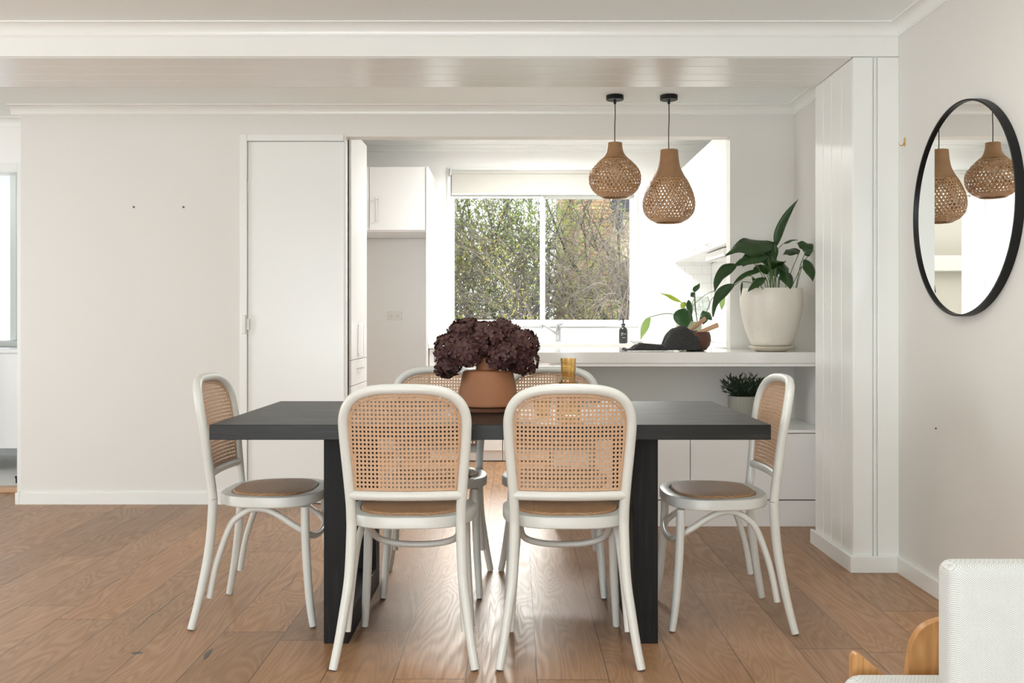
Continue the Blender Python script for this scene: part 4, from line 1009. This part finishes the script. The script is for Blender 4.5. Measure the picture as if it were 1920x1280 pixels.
# ---- walnut bowl, utensils, tea towel
bw = obj('wooden_bowl', lathe(bmesh.new(), [(0.0, 0.0), (0.045, 0.0), (0.062, 0.006), (0.082, 0.032), (0.088, 0.062), (0.085, 0.090), (0.078, 0.108), (0.074, 0.108), (0.079, 0.09), (0.081, 0.062), (0.072, 0.03), (0.0, 0.014)], 56, cap0=False, cap1=False), 'bowl', smooth=True, loc=(1.030, 5.36, 0.9272))
tag(bw, 'dark walnut bowl half covered by a charcoal cloth on the bench', 'bowl')
for (a, b_, l) in (((1290, 622, 5.34), (1322, 597, 5.42), 'pale wooden server handle leaning back in the walnut bowl, the upper one'), ((1300, 628, 5.30), (1346, 609, 5.33), 'pale wooden server handle leaning out to the right of the walnut bowl')):
    p0, p1 = at(*a), at(*b_); c = p0; t = obj('salad_server', tube(bmesh.new(), [p0-c, (p0+p1)/2-c, p1-c], [0.011, 0.0125, 0.0135], 12, flat=0.6), 'beech', smooth=True, loc=c); tag(t, l, 'utensil', 'wooden servers in the bowl')
# towel: draped sheet over the left of the bowl and trailing along the bench
bm = bmesh.new(); nx, ny = 46, 16; rows = []
prof = [(0.615, 0.016), (0.625, 0.008), (0.66, 0.012), (0.685, 0.032), (0.70, 0.035), (0.712, 0.042), (0.73, 0.040), (0.78, 0.036), (0.84, 0.033), (0.852, 0.055), (0.865, 0.09), (0.89, 0.118), (0.925, 0.136), (0.955, 0.136), (0.985, 0.122), (1.02, 0.112), (1.035, 0.110)]
sp = crom([Vector((a, 0, b_)) for a, b_ in prof], 4)
for i, p in enumerate(sp):
    row = []
    for j in range(ny+1):
        t = j/ny*2-1; u_ = i/len(sp)
        lump = max(0, min(1, (p.x-0.82)/0.06))
        fall = 1-abs(t)**(2.4*lump+6*(1-lump))*0.95
        y = 5.335 + t*(0.052+0.044*lump)*(1.0)
        z = p.z*fall + 0.004*noise.noise(Vector((p.x*40, t*3, 0)))*(0.4+lump)
        x = p.x + 0.006*math.sin(t*4+i*0.4)
        row.append(bm.verts.new((x-0.86, y-5.335, max(0.003, z))))
    rows.append(row)
for a, c in zip(rows, rows[1:]):
    for j in range(ny): bm.faces.new((a[j], a[j+1], c[j+1], c[j]))
tw = obj('tea_towel', bm, 'towel', smooth='all', loc=(0.86, 5.335, 0.9275)); md = tw.modifiers.new('thickness', 'SOLIDIFY'); md.thickness = 0.004; md.offset = 1
tag(tw, 'charcoal waffle tea towel draped over the walnut bowl and trailing left', 'tea towel')
# ---- spiky plant on the shelf
SP = Vector((1.300, 5.33, 0.517))
sp_ = thing('shelf_plant', 'small dark spiky plant in a ribbed grey pot on the low cabinet', 'potted plant', SP)
obj('pot', lathe(bmesh.new(), [(0.0, 0.0), (0.083, 0.0), (0.087, 0.003), (0.0895, 0.152), (0.0885, 0.156), (0.084, 0.156), (0.083, 0.14)], 160, cap0=False, cap1=False, ribs=40, ramp=0.012), 'greypot', sp_, 'all')
obj('soil', lathe(bmesh.new(), [(0.0835, 0.142), (0.0, 0.145)], 30, cap0=False, cap1=False), 'soil', sp_)
bm = bmesh.new(); bs = bmesh.new()
for i in range(56):
    a = i*2.4; lean = 0.12+1.0*((i % 19)/19); ln = random.uniform(0.08, 0.132)
    d = Vector((math.cos(a)*math.sin(lean), math.sin(a)*math.sin(lean)*0.8, math.cos(lean)))
    p0 = Vector((math.cos(a)*0.035, math.sin(a)*0.035, 0.140)); p1 = p0+d*ln
    tube(bs, [p0, p0+d*ln*0.5+Vector((0, 0, 0.004)), p1], [0.0022, 0.0012], 5)
    for q in range(9):
        t = 0.25+0.75*q/8; c = p0.lerp(p1, t); aa = random.random()*2*PI
        dd = (d*0.75+Vector((math.cos(aa), math.sin(aa), 0.25*math.sin(q)))*0.75).normalized()
        leaf(bm, c, c+dd*random.uniform(0.026, 0.040), 0.0090, face=(0.1, -0.6, 0.8), n=4, fold=0.3)
fo = obj('foliage', bm, 'spiky', sp_); fo['kind'] = 'stuff'
obj('stems', bs, 'spiky', sp_)

# ================================================================== ARMCHAIR
def cushion(bm, x0, x1, y0, y1, z0, z1, r, puff=0.012, cuts=8):
    tmp = bmesh.new(); box(tmp, x0, x1, y0, y1, z0, z1); bmesh.ops.subdivide_edges(tmp, edges=tmp.edges, cuts=cuts, use_grid_fill=True)
    cx, cy, cz = (x0+x1)/2, (y0+y1)/2, (z0+z1)/2; hx, hy, hz = (x1-x0)/2, (y1-y0)/2, (z1-z0)/2
    for v in tmp.verts:
        p = Vector((v.co.x-cx, v.co.y-cy, v.co.z-cz))
        q = Vector((max(-hx+r, min(hx-r, p.x)), max(-hy+r, min(hy-r, p.y)), max(-hz+r, min(hz-r, p.z))))
        d = p-q
        if d.length > 1e-6: p = q + d.normalized()*r
        pf = puff*(1-(p.x/hx)**2)*(1-(p.z/hz)**2) if hy < hz else puff*(1-(p.x/hx)**2)*(1-(p.y/hy)**2)
        if hy < hz: p.y += math.copysign(max(0, pf), p.y)
        else: p.z += max(0, pf) if p.z > 0 else 0
        v.co = p+Vector((cx, cy, cz))
    me = bpy.data.meshes.new('tmp'); tmp.to_mesh(me); tmp.free(); bm.from_mesh(me); bpy.data.meshes.remove(me)
    return bm
AC = Vector((0.90, 1.55, 0))
ac = thing('armchair', 'pale grey herringbone armchair with honey plywood frame at lower right corner', 'armchair', AC)
o = obj('back_cushion', B(-0.273, 0.305, -0.205, -0.148, 0.33, 0.736, 0.018, 6), 'fabric', ac, 'all')
o = obj('seat_cushion', B(-0.294, 0.305, -0.130, 0.215, 0.315, 0.433, 0.034, 6), 'fabric', ac, 'all')
def ply(poly, y0, y1):
    q = [(p.x, p.y) for p in crom([Vector((a, b_, 0)) for a, b_ in poly[1:-1]], 5)]
    bm = prism(bmesh.new(), [poly[0]]+q+[poly[-1]], 'y', y0, y1)
    return bm
obj('arm_post', ply([(-0.158, 0.0), (-0.158, 0.40), (-0.153, 0.455), (-0.144, 0.487), (-0.128, 0.508), (-0.105, 0.520), (-0.07, 0.526), (0.0, 0.528), (0.10, 0.528), (0.10, 0.0)], 0.222, 0.242), 'ply', ac, True)
obj('front_post', ply([(-0.262, 0.0), (-0.262, 0.45), (-0.256, 0.458), (-0.244, 0.455), (-0.200, 0.415), (-0.190, 0.39), (-0.190, 0.0)], 0.222, 0.242), 'ply', ac, True)
obj('frame_rail', B(-0.19, 0.30, 0.222, 0.242, 0.25, 0.31, 0.002), 'ply', ac)
for s in (-1, 1):
    obj('side_rail', B(s*0.285-0.012, s*0.285+0.012, -0.19, 0.2215, 0.25, 0.313, 0.004), 'ply', ac)
    obj('leg', tube(bmesh.new(), [(s*0.285, -0.17, 0.25), (s*0.30, -0.20, 0.0)], [0.018, 0.012], 12), 'ply', ac, True)
obj('leg', tube(bmesh.new(), [(0.285, 0.21, 0.25), (0.30, 0.21, 0.0)], [0.018, 0.012], 12), 'ply', ac, True)

# ================================================================== OUTSIDE
GZ = -1.0
struct('ground', B(-14, 16, 8.6, 60, GZ-0.1, GZ), 'ground')
def branch(bm, bl, p, d, ln, r, depth, maxd, spread, leafy, tips, grav=0.0):
    n = 4; pts = [p.copy()]; dd = d.copy(); q = p.copy()
    for i in range(n):
        dd = (dd+Vector([random.uniform(-.16, .16) for _ in range(3)])+Vector((0, 0, grav))).normalized(); q = q+dd*ln/n; pts.append(q.copy())
    tube(bm, pts, [r, r*0.62], 5 if depth < 2 else 3, caps=False)
    if depth >= maxd: tips.append((q, dd)); return
    k = 3 if depth else 4
    for j in range(k):
        t = 0.35+0.65*(j+1)/k if j < k-1 else 1.0
        i = min(n, int(t*n)); b0 = pts[i]
        ax = dd.orthogonal().normalized(); ax = Matrix.Rotation(random.uniform(0, 2*PI), 3, dd) @ ax
        nd = (dd+ax*random.uniform(0.5, 1.0)*spread).normalized()
        branch(bm, bl, b0, nd, ln*random.uniform(0.58, 0.82), r*0.55, depth+1, maxd, spread, leafy, tips, grav)
    if depth >= 2: tips.append((pts[2], dd))
def tree(name, label, cat, x, y, h, seedn, maxd=5, trunks=3, spread=0.9, leaves=0, lmat='olive', lsize=0.05, r=0.05, mat='bark', grp='trees outside the kitchen window', lean=0.25):
    random.seed(seedn); t = thing(name, label, cat, (x, y, GZ), 0, grp)
    bm = bmesh.new(); tips = []
    for k in range(trunks):
        a = 2*PI*k/trunks+seedn
        d = Vector((math.cos(a)*lean, math.sin(a)*lean*0.6, 1)).normalized()
        branch(bm, None, Vector((math.cos(a)*0.08, math.sin(a)*0.08, 0)), d, h*0.42, r, 0, maxd, spread, leaves, tips)
    obj('branches', bm, mat, t)
    if leaves:
        bm = bmesh.new()
        per = max(1, leaves//len(tips)+1); cnt = 0
        random.shuffle(tips)
        for (p, d) in tips:
            if cnt > leaves: break
            for q in range(per):
                c = p+Vector([random.gauss(0, 0.11) for _ in range(3)])
                u_ = Vector([random.uniform(-1, 1) for _ in range(3)]).normalized(); v_ = u_.orthogonal().normalized(); s = lsize*random.uniform(0.5, 1.2)
                bm.faces.new([bm.verts.new(c+u_*s), bm.verts.new(c+v_*s*0.32), bm.verts.new(c-u_*s*0.8), bm.verts.new(c-v_*s*0.32)]); cnt += 1
        f = obj('foliage', bm, lmat, t); f['kind'] = 'stuff'
    return t
tree('leafy_tree', 'olive green leafy tree filling the left pane of the kitchen window', 'tree', -0.55, 12.6, 4.0, 3, 5, 4, 0.9, 21000, 'olive', 0.034)
tree('leafy_tree', 'yellow green leafy tree at the left edge of the kitchen window', 'tree', -0.85, 11.7, 3.6, 11, 5, 3, 0.9, 7000, 'yellowleaf', 0.028)
tree('leafy_tree', 'darker green tree further back behind the left window pane', 'tree', -0.9, 15.5, 5.0, 21, 5, 4, 0.95, 9000, 'olive', 0.045)
tree('bare_tree', 'bare branching shrub in front of the brick house, in the right window pane', 'tree', 0.95, 11.4, 3.6, 5, 6, 3, 0.85, 0, mat='twig', r=0.045)
tree('bare_tree', 'bare twiggy tree between the two window panes', 'tree', 0.25, 12.2, 3.8, 8, 6, 3, 0.9, 1200, 'olive', 0.026, mat='twig', r=0.04)
tree('bare_tree', 'tall bare tree with a leaning trunk at the right edge of the window', 'tree', 1.75, 12.6, 4.6, 14, 6, 2, 0.8, 0, mat='bark', r=0.075, lean=0.2)
tree('leafy_shrub', 'low green shrub at the foot of the left window pane', 'shrub', -0.25, 10.4, 1.9, 31, 4, 6, 1.1, 13000, 'olive', 0.028, r=0.02, lean=0.8, grp='shrubs outside the kitchen window')
tree('leafy_shrub', 'dark green shrub behind the bare trees at the foot of the right pane', 'shrub', 0.75, 14.2, 2.6, 37, 4, 6, 1.1, 8000, 'darkleaf', 0.036, r=0.02, lean=0.7, grp='shrubs outside the kitchen window')
tree('leafy_tree', 'dark tree far behind on the left, between the nearer trees', 'tree', -2.2, 19.0, 6.0, 41, 5, 4, 0.95, 6000, 'darkleaf', 0.10)
tree('hedge', 'dense green hedge at the back of the garden behind the trees', 'hedge', -1.2, 17.0, 2.6, 51, 4, 9, 1.3, 12000, 'hedgeleaf', 0.06, r=0.02, lean=1.3, grp='hedges at the back of the garden')
tree('hedge', 'dense green hedge at the back of the garden between the two window panes', 'hedge', 0.6, 17.5, 2.6, 52, 4, 9, 1.3, 12000, 'hedgeleaf', 0.06, r=0.02, lean=1.3, grp='hedges at the back of the garden')
# brick house
hs = thing('brick_house', 'orange brick house with a round tower seen through the right window pane', 'house', (2.3, 26, GZ))
bm = lathe(bmesh.new(), [(0.5, 0), (0.5, 4.9), (0.56, 4.95), (0.56, 5.2), (0.5, 5.25), (0.5, 6.4)], 14, -0.15, 0, 0); obj('tower', bm, 'brick', hs)
obj('wall', B(0.3, 6.0, 0.2, 5.0, 0, 5.2), 'render', hs)
obj('wall', B(-0.95, -0.4, 0.6, 5.0, 0, 7.0), 'brick', hs)
obj('gable', prism(bmesh.new(), [(0.45, 3.4), (2.4, 3.4), (2.4, 4.9), (1.4, 5.3), (0.45, 4.2)], 'y', -0.1, 0.2), 'render', hs)
obj('roof', prism(bmesh.new(), [(0.1, 5.2), (6.2, 5.2), (5.0, 6.6), (1.4, 6.6)], 'y', -0.1, 5.2), 'roof', hs)
for (a, c, e, f) in ((0.62, 0.85, 2.0, 3.3), (1.25, 1.5, 1.6, 3.0), (0.5, 0.7, 4.7, 5.15)):
    wn = obj('window', B(a-0.06, c+0.06, 0.12, 0.2, e-0.06, f+0.06), 'sill', hs); obj('pane', B(a, c, 0.10, 0.118, e, f), 'dkglass', wn)
obj('porch', box(box(bmesh.new(), -1.7, -0.95, -0.4, -0.2, 3.0, 3.2), -1.1, -0.95, -0.4, -0.2, 0, 3.0), 'render', hs)
obj('awning', prism(bmesh.new(), [(0.35, 3.45), (1.3, 3.75), (1.2, 3.95), (0.35, 3.65)], 'y', -0.5, -0.12), 'roof', hs)
# cream neighbour to the left (only the mirror sees it)
nb = thing('cream_house', 'cream house wall with a white ledge reflected in the round mirror', 'house', (-2.4, 9.7, GZ))
obj('wall', B(-2.6, 1.55, 0.0, 4.0, 0, 5.0), 'cream', nb)
obj('ledge', B(-2.6, 1.58, -0.10, 0.0, 2.62, 2.78, 0.01), 'sill', nb)
fc = thing('garden_fence', 'red brown fence at the foot of the brick house', 'fence', (2.2, 17.5, GZ))
obj('fence_panel', B(-0.7, 1.2, 0, 0.05, 0.0, 2.05, 0.002), 'fence', fc)
for x_ in (-0.7, 1.15): obj('fence_post', B(x_, x_+0.09, -0.05, 0.0, 0.0, 2.12, 0.004), 'fence', fc)
